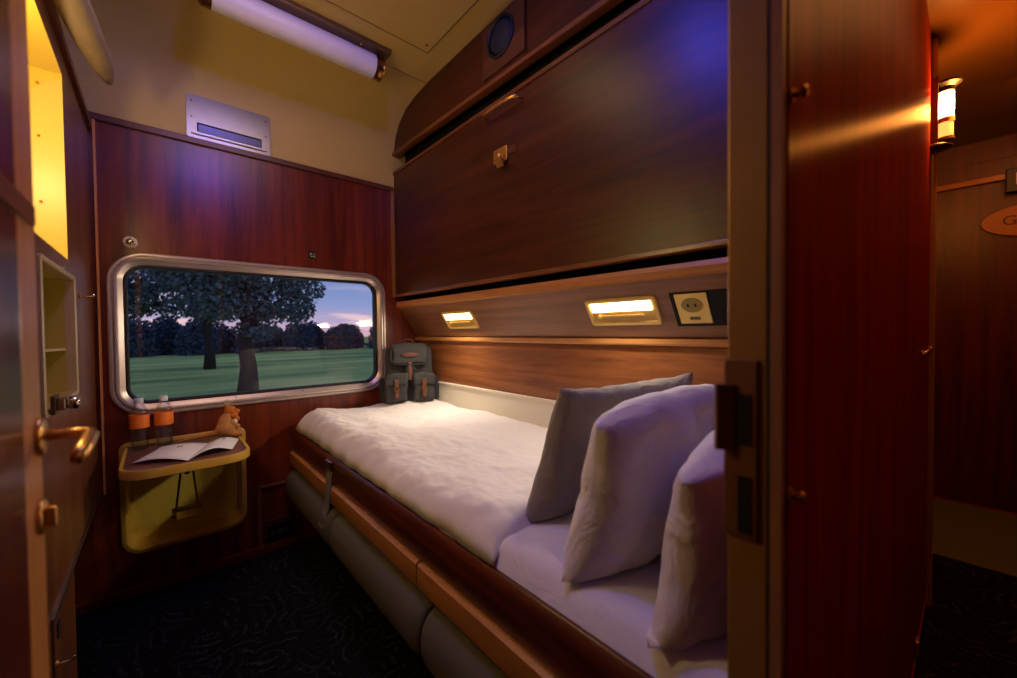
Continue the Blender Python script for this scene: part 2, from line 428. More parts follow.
sh = [(XL-.17, NI[0]+.002), (XL-.17, NI[1]-.002)] + [(XL-.02-.05*math.sin(PI*k/10), NI[1]-.002-(NI[1]-NI[0]-.004)*k/10) for k in range(11)]
MB().prism(sh, 'z', 1.158, 1.166).build('shelf', NICHE_RIM, ni)
MB().ball((XL+.006, 1.72, 1.405), (.004, .004, .004), 8).build('screw', BRASS, ni, True)

# chrome catch at the lower near corner of the niche, little hooks
ct = thing('cabinet_catch', 'chrome turn catch at the lower corner of the niche', 'catch')
MB().box((XL+.009, 1.462, 1.012), (XL+.018, 1.52, 1.058)).build('back_plate', DARKM, ct, bev=.002)
MB().box((XL+.018, 1.475, 1.02), (XL+.034, 1.50, 1.052)).build('catch_body', CHROME, ct, bev=.004)
MB().lathe([(.012, XL+.034), (.016, XL+.038), (.017, XL+.052), (.012, XL+.056)], (0, 1.487, 1.037), 'x', 18).build('turn_knob', CHROME, ct, True)
def robe_hook(y, z, label, s=1.0):
    r = thing('coat_hook', label, 'hook')
    MB().lathe([(.010*s, XL), (.010*s, XL+.004)], (0, y, z), 'x', 16).build('hook_base', BRASS, r)
    MB().tube([(XL+.002, y, z), (XL+.016*s, y, z-.004*s), (XL+.030*s, y, z-.005*s), (XL+.038*s, y, z), (XL+.038*s, y, z+.008*s)], .0035*s, 8).build('hook_arm', CHROME, r, True)
robe_hook(2.08, 1.352, 'small chrome hook on the left wall beside the window')
robe_hook(1.50, .375, 'small brass hook low on the left panel near the carpet', .8)
MB().box((XL, 1.515, .43), (XL+.003, 1.54, .47)).build('panel_slot', BLACK, setp(thing('ventilation_slot', 'small dark slot above the low brass hook', 'slot')))

# padded bolster sticking out above the left wall
pb = MB(); a, b = Vector((-.215, 1.22, 2.165)), Vector((-.112, 2.02, 2.118))
pts = [a.lerp(b, k/14) for k in range(15)]
rad = [.040]*9+[.039, .038, .036, .032, .024, .010]
pb.tube(pts, rad, 20)
bo = pb.build('bolster', BOLSTER, None, True); setp(bo, 'beige padded bolster poking out above the left cabinet wall', 'bolster')
MB().box((-.62, .72, 2.10), (-.215, 2.05, 2.12)).build('luggage_shelf', DARKWALL, None)
setp(bpy.data.objects['luggage_shelf'], 'shelf above the left cabinets carrying the beige bolster', 'shelf', kind='structure')

# ------------------------------------------------------------------ right wall
rw = MB()
poly = [(1.50, 0), (1.50, 2.7), (1.32, 2.7), (1.32, 1.44), (1.236, 1.44), (1.236, 1.405), (1.214, 1.40), (1.214, 1.375), (1.232, 1.370), (1.36, 1.176), (XR, 1.172), (XR, 0)]
rw.prism(poly[:4]+[(1.32, 1.40), (XR, 1.172), (XR, 0)], 'y', .16, YW)
struct('wall_right', rw, WALNUT_Y, 'warm brown veneer wall behind the berth', 'wall')
pp = MB().prism([(1.331, 1.412), (1.246, 1.412), (1.232, 1.372), (1.357, 1.180), (1.369, 1.180), (1.369, 1.30)], 'y', .18, YW-.002)
struct('trim_7', pp, PANEL_Y, 'sloping wood panel carrying the reading lights', 'panel')
struct('trim_8', MB().prism([(1.24, 1.368), (1.214, 1.376), (1.208, 1.395), (1.214, 1.412), (1.25, 1.412)], 'y', .18, YW-.002), TAN_Y, 'rounded wood molding above the sloping panel', 'trim')
struct('trim_9', MB().prism([(XR+.005, 1.148), (1.352, 1.148), (1.348, 1.155), (1.348, 1.172), (XR+.005, 1.174)], 'y', .18, YW-.002), TAN_Y, 'light wood lip under the sloping panel', 'trim')
struct('trim_10', MB().box((1.30, .18, 1.412), (1.318, YW, 1.50)), BLACK, 'black gap under the folded upper berth', 'gap')
wb = MB().box((XR-.014, .2, .60), (XR, YW-.002, .872)); wb.box((XR-.02, .2, .872), (XR, YW-.002, .884))
struct('trim_11', wb, WHITE_B, 'white painted board along the wall beside the mattress', 'board', bev=.002)

# folded upper berth
ub = thing('folded_upper_berth', 'dark polished folded-up upper berth panel above the reading lights', 'bunk')
MB().box((1.205, .20, 1.455), (1.235, YW-.004, 2.265)).build('berth_panel', MAHO_Y, ub, bev=.004)
MB().box((1.196, .20, 2.262), (1.235, YW-.004, 2.281)).build('top_rail', wood('bunk_edge_wood', srgb(96, 50, 24), srgb(136, 80, 40), 'y', .3), ub, bev=.004)
MB().box((1.198, .20, 1.443), (1.235, YW-.004, 1.462)).build('bottom_rail', wood('bunk_edge_wood2', srgb(104, 58, 28), srgb(150, 92, 46), 'y', .3), ub, bev=.004)
h = MB(); ys, ye, zc = 1.245, 1.485, 2.222
h.tube([(1.205, ys, zc), (1.180, ys+.004, zc), (1.166, ys+.02, zc), (1.160, ys+.07, zc), (1.158, (ys+ye)/2, zc), (1.160, ye-.07, zc), (1.166, ye-.02, zc), (1.180, ye-.004, zc), (1.205, ye, zc)], .0075, 10)
h.build('pull_handle', BRASS, ub, True)
lt = MB().box((1.190, 1.335, 1.985), (1.205, 1.43, 2.05)).build('latch_plate', BRASS, ub, bev=.004)
MB().lathe([(.018, 1.165), (.020, 1.172), (.016, 1.19)], (0, 1.372, 2.0), 'x', 20).build('latch_knob', BRASS, lt, True)
MB().prism([(1.18, 1.955), (1.158, 1.99), (1.168, 1.995), (1.19, 1.985)], 'y', 1.345, 1.39).build('latch_lever', BRASS, lt, bev=.002)
MB().box((1.197, 1.285, 2.005), (1.205, 1.335, 2.04)).build('latch_keeper', DARKM, lt, bev=.003)

# fascia above the bunk with the loudspeaker (its lower edge drops a little towards the door)
fa = MB()
def fz(y): return 2.345+(y-.2)/(2.3)*.045
ys = [.2, 1.213]; 
for (y0, y1) in ((.2, 1.212), (1.216, YW-.004)):
    v = [(1.205, y0, fz(y0)), (1.235, y0, fz(y0)), (1.235, y0, 2.70), (1.205, y0, 2.70), (1.205, y1, fz(y1)), (1.235, y1, fz(y1)), (1.235, y1, 2.70), (1.205, y1, 2.70)]
    fa.faces(v, [(0,3,2,1),(4,5,6,7),(0,1,5,4),(1,2,6,5),(2,3,7,6),(3,0,4,7)])
fasc = struct('trim_12', fa, MAHO_Y, 'dark wood fascia between the upper berth and the ceiling', 'fascia')
mo = MB(); y0, y1 = .2, YW-.004
v = [(1.192, y0, fz(y0)-.004), (1.236, y0, fz(y0)-.004), (1.236, y0, fz(y0)+.020), (1.192, y0, fz(y0)+.016), (1.192, y1, fz(y1)-.004), (1.236, y1, fz(y1)-.004), (1.236, y1, fz(y1)+.020), (1.192, y1, fz(y1)+.016)]
mo.faces(v, [(0,3,2,1),(4,5,6,7),(0,1,5,4),(1,2,6,5),(2,3,7,6),(3,0,4,7)])
struct('trim_13', mo, wood('fascia_molding', srgb(98, 50, 24), srgb(140, 82, 42), 'y', .3), 'wood molding under the fascia above the bunk', 'trim', bev=.003)
struct('trim_14', MB().box((1.29, .2, 2.2), (1.318, YW, 2.5)), BLACK, 'black gap above the folded upper berth', 'gap')
sp = thing('loudspeaker', 'round dark loudspeaker in a wooden plate by the ceiling above the bunk', 'speaker')
MB().box((1.196, 1.222, fz(1.4)+.045), (1.205, 1.508, 2.655)).build('speaker_plate', wood('speaker_plate_wood', srgb(70, 36, 18), srgb(108, 60, 30), 'y', .36), sp, bev=.003)
MB().lathe([(.092, 1.196), (.092, 1.188), (.084, 1.184), (.080, 1.190), (.078, 1.195)], (0, 1.375, 2.552), 'x', 40, cap=False).build('speaker_ring', BLACKP, sp, True)
MB().lathe([(.08, 1.195), (.06, 1.190), (.03, 1.187), (.004, 1.186)], (0, 1.375, 2.552), 'x', 40).build('speaker_grille', plain('speaker_mesh', srgb(26, 34, 38), .5, bump=.6, bscale=900), sp, True)

# reading lights in the sloping panel
sl = Vector((1.357-1.232, 0, 1.180-1.372)).normalized()       # down the slope
nrm = Vector((sl.z, 0, -sl.x)).normalized()                     # out of the panel, into the cabin
if nrm.x > 0: nrm = -nrm
ctr = Vector((1.2945, 0, 1.276))
def slope_pt(y, d, o): return Vector((ctr.x, y, ctr.z)) + sl*d + nrm*o
def slope_box(mb, y0, y1, d0, d1, o0, o1):
    vs = [tuple(slope_pt(y, d, o)) for o in (o0, o1) for (y, d) in ((y0, d0), (y1, d0), (y1, d1), (y0, d1))]
    return mb.faces(vs, [(0,3,2,1),(4,5,6,7),(0,1,5,4),(1,2,6,5),(2,3,7,6),(3,0,4,7)])
def reading_light(yc, label):
    w, hh = .30, .118
    r = thing('reading_light', label, 'reading light', 'reading lights over the berth')
    lp = lambda d: rrect(yc, 0, w-2*d, hh-2*d, max(.016-d, .004), 5)
    ring_sweep(lp, [(0, 0), (0, .004), (.004, .009), (.014, .009), (.018, .004), (.022, -.012)], lambda u, v, o: tuple(slope_pt(u, -v, o))).build('lamp_frame', LAMP_C, r, True, auto=.6)
    slope_box(MB(), yc-w/2+.018, yc+w/2-.018, -hh/2+.018, hh/2-.018, .0005, .002).build('lamp_tray', plain('lamp_tray', srgb(190, 150, 70), .35), r)
    slope_box(MB(), yc-w/2+.024, yc+w/2-.024, -hh/2+.016, -.004, .0022, .008).build('lamp_diffuser', GLOW, r, bev=.002)
    slope_box(MB(), yc-w/2+.06, yc+w/2-.06, .012, .020, .0022, .008).build('lamp_bar', LAMP_C, r, bev=.001)
    MB().ball(tuple(slope_pt(yc+w/2-.052, .016, .006)), (.009, .009, .009), 12).build('lamp_switch', SOCKET_C, r, True)
reading_light(1.870, 'glowing reading light nearest the window and backpack')
reading_light(.815, 'glowing reading light nearest the pillows and socket')
so = thing('power_socket', 'cream power socket in a black recess on the sloping panel', 'socket')
slope_box(MB(), .38, .618, -.060, .068, .0005, .003).build('recess_plate', BLACK, so)
slope_box(MB(), .500, .602, -.056, .056, .003, .007).build('socket_plate', SOCKET_C, so, bev=.002)
m = MB(); n = 28
sc_ = [(.551+.034*math.cos(2*PI*k/n), -.014+.026*math.sin(2*PI*k/n)) for k in range(n)]
vs = [tuple(slope_pt(u, v, o)) for o in (.007, .009) for u, v in sc_]
m.faces(vs, [tuple(range(n)), tuple(range(n, 2*n))]+[(i, (i+1) % n, n+(i+1) % n, n+i) for i in range(n)])
m.build('socket_face', plain('socket_face_olive', srgb(150, 128, 40), .4), so)
for dy in (-.012, .012):
    slope_box(MB(), .551+dy-.003, .551+dy+.003, -.020, -.008, .009, .0095).build('pin_slot', BLACK, so)
slope_box(MB(), .535, .567, .030, .040, .007, .009).build('rocker_switch', plain('grey_switch', srgb(90, 86, 78), .4), so)

# ------------------------------------------------------------------ ceiling lamp and vent
cl = thing('ceiling_tube_light', 'unlit frosted tube light with metal end caps on the ceiling', 'ceiling light')
MB().box((.13, 1.925, 2.640), (.93, 2.045, 2.664)).build('base_plate', plain('lamp_base_metal', srgb(120, 96, 66), .4, .8), cl, bev=.004)
yc_, zc_ = 2.01, 2.592
MB().lathe([(.02, .185), (.056, .19), (.057, .21), (.057, .84), (.056, .865), (.02, .87)], (0, yc_, zc_), 'x', 40).build('diffuser', TUBE, cl, True, auto=.8)
for x0, x1 in ((.145, .188), (.866, .905)):
    MB().lathe([(.03, x0), (.048, x0+.004), (.056, x0+.012), (.056, x1-.004), (.059, x1)], (0, yc_, zc_), 'x', 32).build('end_cap', plain('end_cap_metal', srgb(150, 110, 66), .25, 1.0), cl, True, auto=.7)
    MB().box((x0+.004, 1.985, 2.60), (x1-.004, 2.035, 2.645)).build('cap_bracket', DARKM, cl, bev=.003)
MB().ball((.78, 1.95, 2.636), (.006, .006, .004), 10).build('base_screw', BRASS, cl, True)

vt = thing('air_vent', 'brushed metal air vent plate with a slotted flap high on the window wall', 'vent')
VY = YW-.012
vp = lambda u, v, w: (u, VY+w, v)
vl = lambda d: rrect(.303, 2.283, .358-2*d, .216-2*d, max(.016-d, .004), 6)
slot = [(.165, 2.212), (.44, 2.212), (.44, 2.258), (.165, 2.258)]
plate_with_holes(vl(0), [slot], vp, .010).build('vent_plate', STEEL, vt, bev=.002)
MB().box((.165, VY+.004, 2.211), (.44, VY+.010, 2.258)).build('vent_void', BLACK, vt)
fl = MB(); fl.faces([(.170, VY-.003, 2.213), (.435, VY-.003, 2.213), (.435, VY-.009, 2.246), (.170, VY-.009, 2.246), (.170, VY-.000, 2.213), (.435, VY-.000, 2.213), (.435, VY-.006, 2.246), (.170, VY-.006, 2.246)], [(0,1,2,3),(7,6,5,4),(0,4,5,1),(1,5,6,2),(2,6,7,3),(3,7,4,0)])
fl.build('vent_flap', STEEL, vt)
MB().box((.15, VY-.008, 2.196), (.455, VY, 2.202)).build('vent_lip', STEEL, vt, bev=.002)
for sx, sz in ((.145, 2.36), (.46, 2.36), (.145, 2.20), (.46, 2.20), (.145, 2.28), (.46, 2.28)):
    MB().ball((sx, VY-.001, sz), (.004, .003, .004), 8).build('screw', DARKM, vt, True)

# coat knobs over the window
def coat_peg(x, z, mat, mat2, label, knob):
    r = thing('coat_hook', label, 'hook')
    MB().lathe([(.026, YW), (.026, YW-.004), (.023, YW-.008)], (x, 0, z), 'y', 28).build('hook_base', mat, r, True, auto=.6)
    MB().lathe([(.007, YW-.008), (.007, YW-.024), (.013, YW-.028), (.014, YW-.034), (.008, YW-.038)], (x, 0, z-.004), 'y', 18).build('hook_knob', mat2, r, True)
    for k in range(3):
        a = PI/2+2*PI*k/3
        MB().ball((x+.018*math.cos(a), YW-.008, z+.018*math.sin(a)), (.003, .002, .003), 8).build('screw', DARKM, r, True)
coat_peg(-.087, 1.632, plain('pale_enamel', srgb(225, 205, 180), .3), CHROME, 'round pale coat hook above the left end of the window', True)
r = thing('wall_switch', 'small square dark metal switch above the right end of the window', 'switch')
MB().box((.664, YW-.006, 1.642), (.710, YW, 1.688)).build('switch_plate', BLACKP, r, bev=.003)
MB().lathe([(.012, YW-.006), (.012, YW-.016), (.008, YW-.018)], (.680, 0, 1.665), 'y', 18).build('switch_knob', CHROME, r, True)
MB().box((.693, YW-.012, 1.652), (.704, YW-.006, 1.678)).build('switch_lever', CHROME, r, bev=.002)

# ------------------------------------------------------------------ fold-down table in its yellow recess
tb = thing('folding_table', 'fold-down table with yellow rim and recess under the window', 'table', loc=(0, 0, 0))
ring_sweep(nloop, [(-.002, 0), (-.002, -.007), (.003, -.010), (.016, -.010), (.020, -.004), (.024, .05), (.03, .11)], yplace).build('recess_rim', OLIVE_RIM, tb, True, auto=.7)
bk = MB(); bk.bm.faces.new([bk.bm.verts.new((u, YW+.11, v)) for u, v in nloop(.029)]); bk.build('recess_back', OLIVE, tb)
bx0, bx1 = -.126, .300
def topshape(d, r=.10):
    L = []
    x0, x1, y0, y1 = bx0+d, bx1-d, 2.02+d, YW-.012
    rr = r-d
    for k in range(13):
        a = math.radians(180+90*k/12); L.append((x0+rr+rr*math.cos(a), y0+rr+rr*math.sin(a)))
    for k in range(13):
        a = math.radians(270+90*k/12); L.append((x1-rr+rr*math.cos(a), y0+rr+rr*math.sin(a)))
    L.append((x1, y1)); L.append((x0, y1)); return L
MB().prism(topshape(.010), 'z', .668, .690).build('tabletop', TABLE_W, tb)
zpl = lambda u, v, w: (u, v, .69+w)
ring_sweep(lambda d: topshape(d), [(.012, -.001), (.012, .003), (.002, .004), (0, -.002), (0, -.030), (.004, -.033), (.012, -.033), (.012, -.02)], zpl).build('tabletop_rim', OLIVE_RIM, tb, True, auto=.6)
sp_ = MB()
sp_.tube([(.085, 2.30, .657), (.085, 2.30, .60)], .008, 10)
sp_.tube([(.066, 2.32, .61), (.045, 2.37, .40)], .0045, 8); sp_.tube([(.104, 2.32, .61), (.125, 2.37, .40)], .0045, 8)
sp_.box((.055, 2.312, .603), (.115, 2.328, .618)); sp_.box((.03, 2.36, .388), (.14, 2.385, .402))
sp_.build('table_stay', DARKM, tb)
MB().lathe([(.010, .575), (.012, .585), (.008, .60)], (.085, 2.30, 0), 'z', 14).build('stay_knob', CHROME, tb, True)
sl_ = MB(); sl_.box((.03, YW+.100, .28), (.12, YW+.109, .288)); sl_.build('recess_slot', DARKM, tb)
st2 = MB().box((.05, YW-.004, .30), (.13, YW+.11, .305)).build('recess_ledge', OLIVE_RIM, tb)

def bottle(x, y, label):
    z = .691
    r = thing('water_bottle', label, 'bottle', 'water bottles on the folding table', loc=(x, y, z))
    pr = [(.024, 0), (.031, .003), (.033, .012), (.031, .025), (.033, .035), (.031, .048), (.033, .060), (.0325, .085), (.034, .10), (.034, .15), (.033, .165), (.027, .185), (.018, .20), (.0135, .208), (.0135, .216)]
    MB().lathe(pr, (0, 0, 0), 'z', 32).build('bottle_body', PET, r, True)
    MB().lathe([(.029, .004), (.030, .05), (.030, .095)], (0, 0, 0), 'z', 24).build('bottle_water', glassmat('bottle_water', (.88, .88, .92, 1), .0, .05, .3) if 'bottle_water' not in bpy.data.materials else bpy.data.materials['bottle_water'], r, True)
    MB().lathe([(.0346, .098), (.0350, .10), (.0350, .155), (.0346, .157)], (0, 0, 0), 'z', 32, cap=False).build('bottle_label', ORANGE, r, True)
    MB().lathe([(.0353, .126), (.0353, .1285)], (0, 0, 0), 'z', 32, cap=False).build('label_stripe', plain('label_text_pale', srgb(246, 170, 110), .5), r)
    MB().lathe([(.0155, .208), (.0158, .21), (.0158, .228), (.014, .231)], (0, 0, 0), 'z', 24).build('bottle_cap', WCAP, r, True, auto=.8)
bottle(-.072, 2.435, 'left water bottle with orange label and white cap, nearest the cabinet wall')
bottle(.012, 2.445, 'right water bottle with orange label and white cap, behind the booklet')

# open booklet
bkl = thing('open_booklet', 'open white booklet with curled pages on the folding table', 'booklet')
def page(p0, p1, q0, q1, curl, name, z0=.694):
    """p0-p1 spine edge, q0-q1 outer edge; arches between"""
    m = MB(); nu, nv = 14, 6; V = []
    for i in range(nu+1):
        t = i/nu
        row = []
        for j in range(nv+1):
            s = j/nv
            a = Vector(p0).lerp(Vector(p1), s); b = Vector(q0).lerp(Vector(q1), s)
            p = a.lerp(b, t); zz = z0+curl[0]*math.sin(PI*min(1, t*curl[2]))*(1-.3*s)+curl[1]*t*t
            row.append(m.bm.verts.new((p.x, p.y, zz)))
        V.append(row)
    for i in range(nu):
        for j in range(nv): m.bm.faces.new((V[i][j], V[i+1][j], V[i+1][j+1], V[i][j+1]))
    o = m.build(name, PAPER, bkl, True)
    sm = o.modifiers.new('thick', 'SOLIDIFY'); sm.thickness = .0012
    return o
A0, A1 = Vector((.08, 2.06, 0)), Vector((.165, 2.32, 0))
page(A0, A1, Vector((-.088, 2.16, 0)), Vector((.0, 2.38, 0)), (.014, .004, 1), 'left_page')
page(A0, A1, Vector((.235, 2.12, 0)), Vector((.285, 2.31, 0)), (.026, .0, 1), 'right_page')
for (x, y, w, d) in ((.05, 2.26, .022, .008), (.215, 2.26, .012, .010)):
    MB().box((x, y, .7165 if x > .2 else .711), (x+w, y+d, .7175 if x > .2 else .712)).build('printed_mark', INK, bkl)

# plush toy
ty = thing('plush_toy', 'small tan plush toy animal with orange head and tail on the table', 'plush toy', loc=(.250, 2.40, .692)); ty.scale = (1.18,)*3
def blobs(lst, name, mat, parent, vox=.0035):
    m = MB()
    for c, r in lst: m.ball(c, r, 16)
    o = m.build(name, mat, parent, True)
    rm = o.modifiers.new('rm', 'REMESH'); rm.mode = 'VOXEL'; rm.voxel_size = vox; rm.use_smooth_shade = True
    sm = o.modifiers.new('sm', 'SMOOTH'); sm.iterations = 6
    return o
body = [((-.005, 0, .038), (.038, .032, .036)), ((-.008, 0, .065), (.026, .024, .034)), ((.0, 0, .09), (.018, .018, .02))]
body += [((.028, -.022, .014), (.026, .012, .013)), ((.028, .022, .014), (.026, .012, .013))]
body += [((-.035-.013*k, .003*k, .026-.0022*k), (.015, .012-.0008*k, .012-.0008*k)) for k in range(11)]
body += [((.018+.006*k, -.018, .062-.006*k), (.009, .008, .008)) for k in range(4)]
blobs(body, 'body', PLUSH, ty)
blobs([((.010, 0, .112), (.022, .020, .020)), ((.030, 0, .106), (.016, .012, .011)), ((-.002, -.012, .13), (.007, .005, .014)), ((-.002, .012, .13), (.007, .005, .014)), ((.022, 0, .088), (.016, .022, .013)), ((.032, 0, .074), (.012, .017, .012))], 'head', PLUSH_O, ty, .003)
MB().ball((.024, -.012, .064), (.010, .012, .014), 14).build('chest_patch', PLUSH_W, ty, True)
for s in (-1, 1): MB().ball((.027, s*.012, .117), .003, 10).build('eye', BLACKP, ty, True)
MB().ball((.046, 0, .108), .0035, 10).build('nose', BLACKP, ty, True)
MB().tube([(.0+.010*math.cos(a), 0, .150+.010*math.sin(a)) for a in [2*PI*k/20 for k in range(20)]], .0022, 8, True).build('hang_loop', PLUSH_W, ty, True)

# ------------------------------------------------------------------ berth
bd = thing('lower_berth', 'lower berth with mahogany side rail and tan band, along the right wall', 'bed')
BY0, BY1 = .175, YW-.004
def extr_y(mb, poly, y0, y1): return mb.prism(poly, 'y', y0, y1)
rp = [(.578, .535), (.562, .538), (.556, .55), (.556, .63), (.560, .648), (.568, .656), (.582, .656), (.590, .648), (.592, .535)]
extr_y(MB(), rp, BY0, BY1).build('side_rail', RAIL_Y, bd, True, auto=.6)
tp = [(.590, .537), (.556, .536), (.546, .530), (.545, .470), (.552, .455), (.560, .448), (.590, .448)]
for a, b in ((1.03, BY1), (BY0, 1.022)):
    extr_y(MB(), tp, a, b).build('side_band', TAN_Y, bd, True, auto=.6)
MB().box((.592, BY0, .45), (1.36, BY1, .60)).build('berth_base', DARKWALL, bd)
MB().box((.735, BY0, 0), (.76, BY1, .45)).build('base_panel', DARKWALL, bd)
# seat cushions under the berth
def cushion(y0, y1, label):
    m = MB(); n = 24; R = []
    cx, cz, rx, rz = .62, .352, .108, .094
    ysamp = []
    L = y1-y0; e = .04
    for k in range(9): ysamp.append((y0+e*(1-math.cos(PI/2*k/8)), math.sin(PI/2*k/8)))
    ysamp = [(y0+e*(1-math.cos(PI/2*k/8)), .80+.20*math.sin(PI/2*k/8)) for k in range(9)]
    ysamp += [(y0+e+(L-2*e)*k/10, 1+.012*math.sin(k*2.3+y0*7)) for k in range(1, 10)]
    ysamp += [(y1-e*(1-math.cos(PI/2*(8-k)/8)), .80+.20*math.sin(PI/2*(8-k)/8)) for k in range(9)]
    for y, f in ysamp:
        ring = []
        for k in range(n):
            a = 2*PI*k/n; c, s = math.cos(a), math.sin(a)
            ring.append(m.bm.verts.new((cx+rx*f*math.copysign(abs(c)**.7, c), y, cz+rz*f*math.copysign(abs(s)**.8, s))))
        R.append(ring)
    for A_, B_ in zip(R, R[1:]):
        for k in range(n): m.bm.faces.new((A_[k], A_[(k+1) % n], B_[(k+1) % n], B_[k]))
    m.bm.faces.new(R[0]); m.bm.faces.new(R[-1])
    o = m.build('seat_cushion', UPHOL, None, True)
    setp(o, label, 'cushion', 'grey green seat cushions under the berth')
    s = o.modifiers.new('s', 'SUBSURF'); s.levels = 1; s.render_levels = 1
cushion(1.745, 2.49, 'grey green seat cushion under the berth foot, nearest the window')
cushion(.975, 1.738, 'grey green seat cushion under the berth middle, second from the window')
cushion(.20, .968, 'grey green seat cushion under the berth, nearest the pillows')
# safety strap
ss = thing('safety_strap', 'grey webbing strap with metal buckle hanging over the berth rail', 'strap')
MB().faces([(.551, 1.782, .62), (.551, 1.846, .62), (.536, 1.851, .45), (.536, 1.787, .45), (.510, 1.856, .36), (.510, 1.792, .36), (.554, 1.782, .62), (.554, 1.846, .62), (.540, 1.851, .45), (.540, 1.787, .45), (.514, 1.856, .36), (.514, 1.792, .36)],
           [(0,1,2,3),(3,2,4,5),(7,6,9,8),(8,9,11,10),(0,6,7,1),(4,10,11,5),(0,3,9,6),(3,5,11,9),(1,7,8,2),(2,8,10,4)]).build('webbing', STRAP, ss)
MB().box((.544, 1.778, .605), (.557, 1.850, .645)).build('buckle', CHROME, ss, bev=.003)

# mattress + fitted sheet
def fbm(x, y, z=0, o=4):
    return noise.fractal(Vector((x, y, z)), 1.0, 2.0, o)
def sheet_mesh():
    m = MB(); nx, ny = 46, 60; V = []
    x0, x1, y0, y1 = .580, 1.352, .19, 1.0
    for j in range(ny+1):
        row = []
        y = y0+(y1-y0)*j/ny
        for i in range(nx+1):
            t = i/nx; x = x0+(x1-x0)*t
            edge = min(x-x0, .05)/.05
            z = .648+.062*math.sqrt(max(0, 1-(1-edge)**2))
            z += .004*fbm(x*5, y*9, 2)*edge + .004*math.sin((x*3+y)*16)*edge*max(0, fbm(x*2, y*2, 5))
            xx = x-.008*(1-edge)
            row.append(m.bm.verts.new((xx, y, z)))
        V.append(row)
    for j in range(ny):
        for i in range(nx): m.bm.faces.new((V[j][i], V[j][i+1], V[j+1][i+1], V[j+1][i]))
    return m
mt = thing('mattress', 'mattress under a white sheet at the pillow end of the berth', 'mattress')
MB().box((.600, .19, .602), (1.352, 2.46, .685), .02).build('mattress_core', SHEET, mt)
s_ = sheet_mesh().build('fitted_sheet', SHEET, mt, True)

def duvet():
    m = MB(); nx, ny = 130, 260; V = []
    x0, x1, y0, y1 = .572, 1.358, .70, 2.478
    for j in range(ny+1):
        row = []
        v = j/ny
        for i in range(nx+1):
            u = i/nx
            yy = y0 + (y1-y0)*v
            # near hem runs slightly askew
            yy += (1-v)**3*(.07*u - .02*math.sin(u*7))
            x = x0+(x1-x0)*u
            dx = min(u*(x1-x0), .11)/.11
            dxr = min((1-u)*(x1-x0), .07)/.07
            dyn = min((yy-(y0+.07*u))/.10, 1); dyn = max(dyn, 0)
            dyf = min((y1-yy)/.12, 1); dyf = max(dyf, 0)
            rnd = lambda q: math.sqrt(max(0, 1-(1-q)**2))
            hgt = rnd(dx)*(.6+.4*rnd(dxr))*(.35+.65*rnd(dyn))*rnd(dyf)
            z = .664 + .098*hgt
            # wrinkles
            big = fbm(x*2.6+3, yy*2.2, 1.3, 3)
            z += .020*big*hgt
            w1_ = 1-abs(fbm(x*6+yy*2.2, yy*4.2-x*1.5, 4.7, 4))*2
            z += .010*max(-1, w1_)*hgt*(.25+.95*max(0, 1-u*1.6))
            w2 = 1-abs(fbm(x*14+yy*5, yy*7-x*6, 8.1, 3))*2
            z += .0025*max(-1, w2)*hgt
            # folds radiating to the rail side
            fold = math.sin(yy*38+5*fbm(x*3, yy*2, 9, 2))*max(0, 1-u*5.5)
            z += .0022*fold*rnd(dx)
            xx = x - .006*(1-rnd(dx)) + .003*fold*(1-dx) + .006*fbm(yy*5, 2.2, 0, 3)*(1-dx)
            row.append(m.bm.verts.new((xx, yy, z)))
        V.append(row)
    for j in range(ny):
        for i in range(nx): m.bm.faces.new((V[j][i], V[j][i+1], V[j+1][i+1], V[j+1][i]))
    return m
dv = duvet().build('duvet', LINEN, None, True)
setp(dv, 'rumpled white duvet covering the berth from window to pillows', 'duvet')
mod = dv.modifiers.new('t', 'SOLIDIFY'); mod.thickness = .006; mod.offset = -1

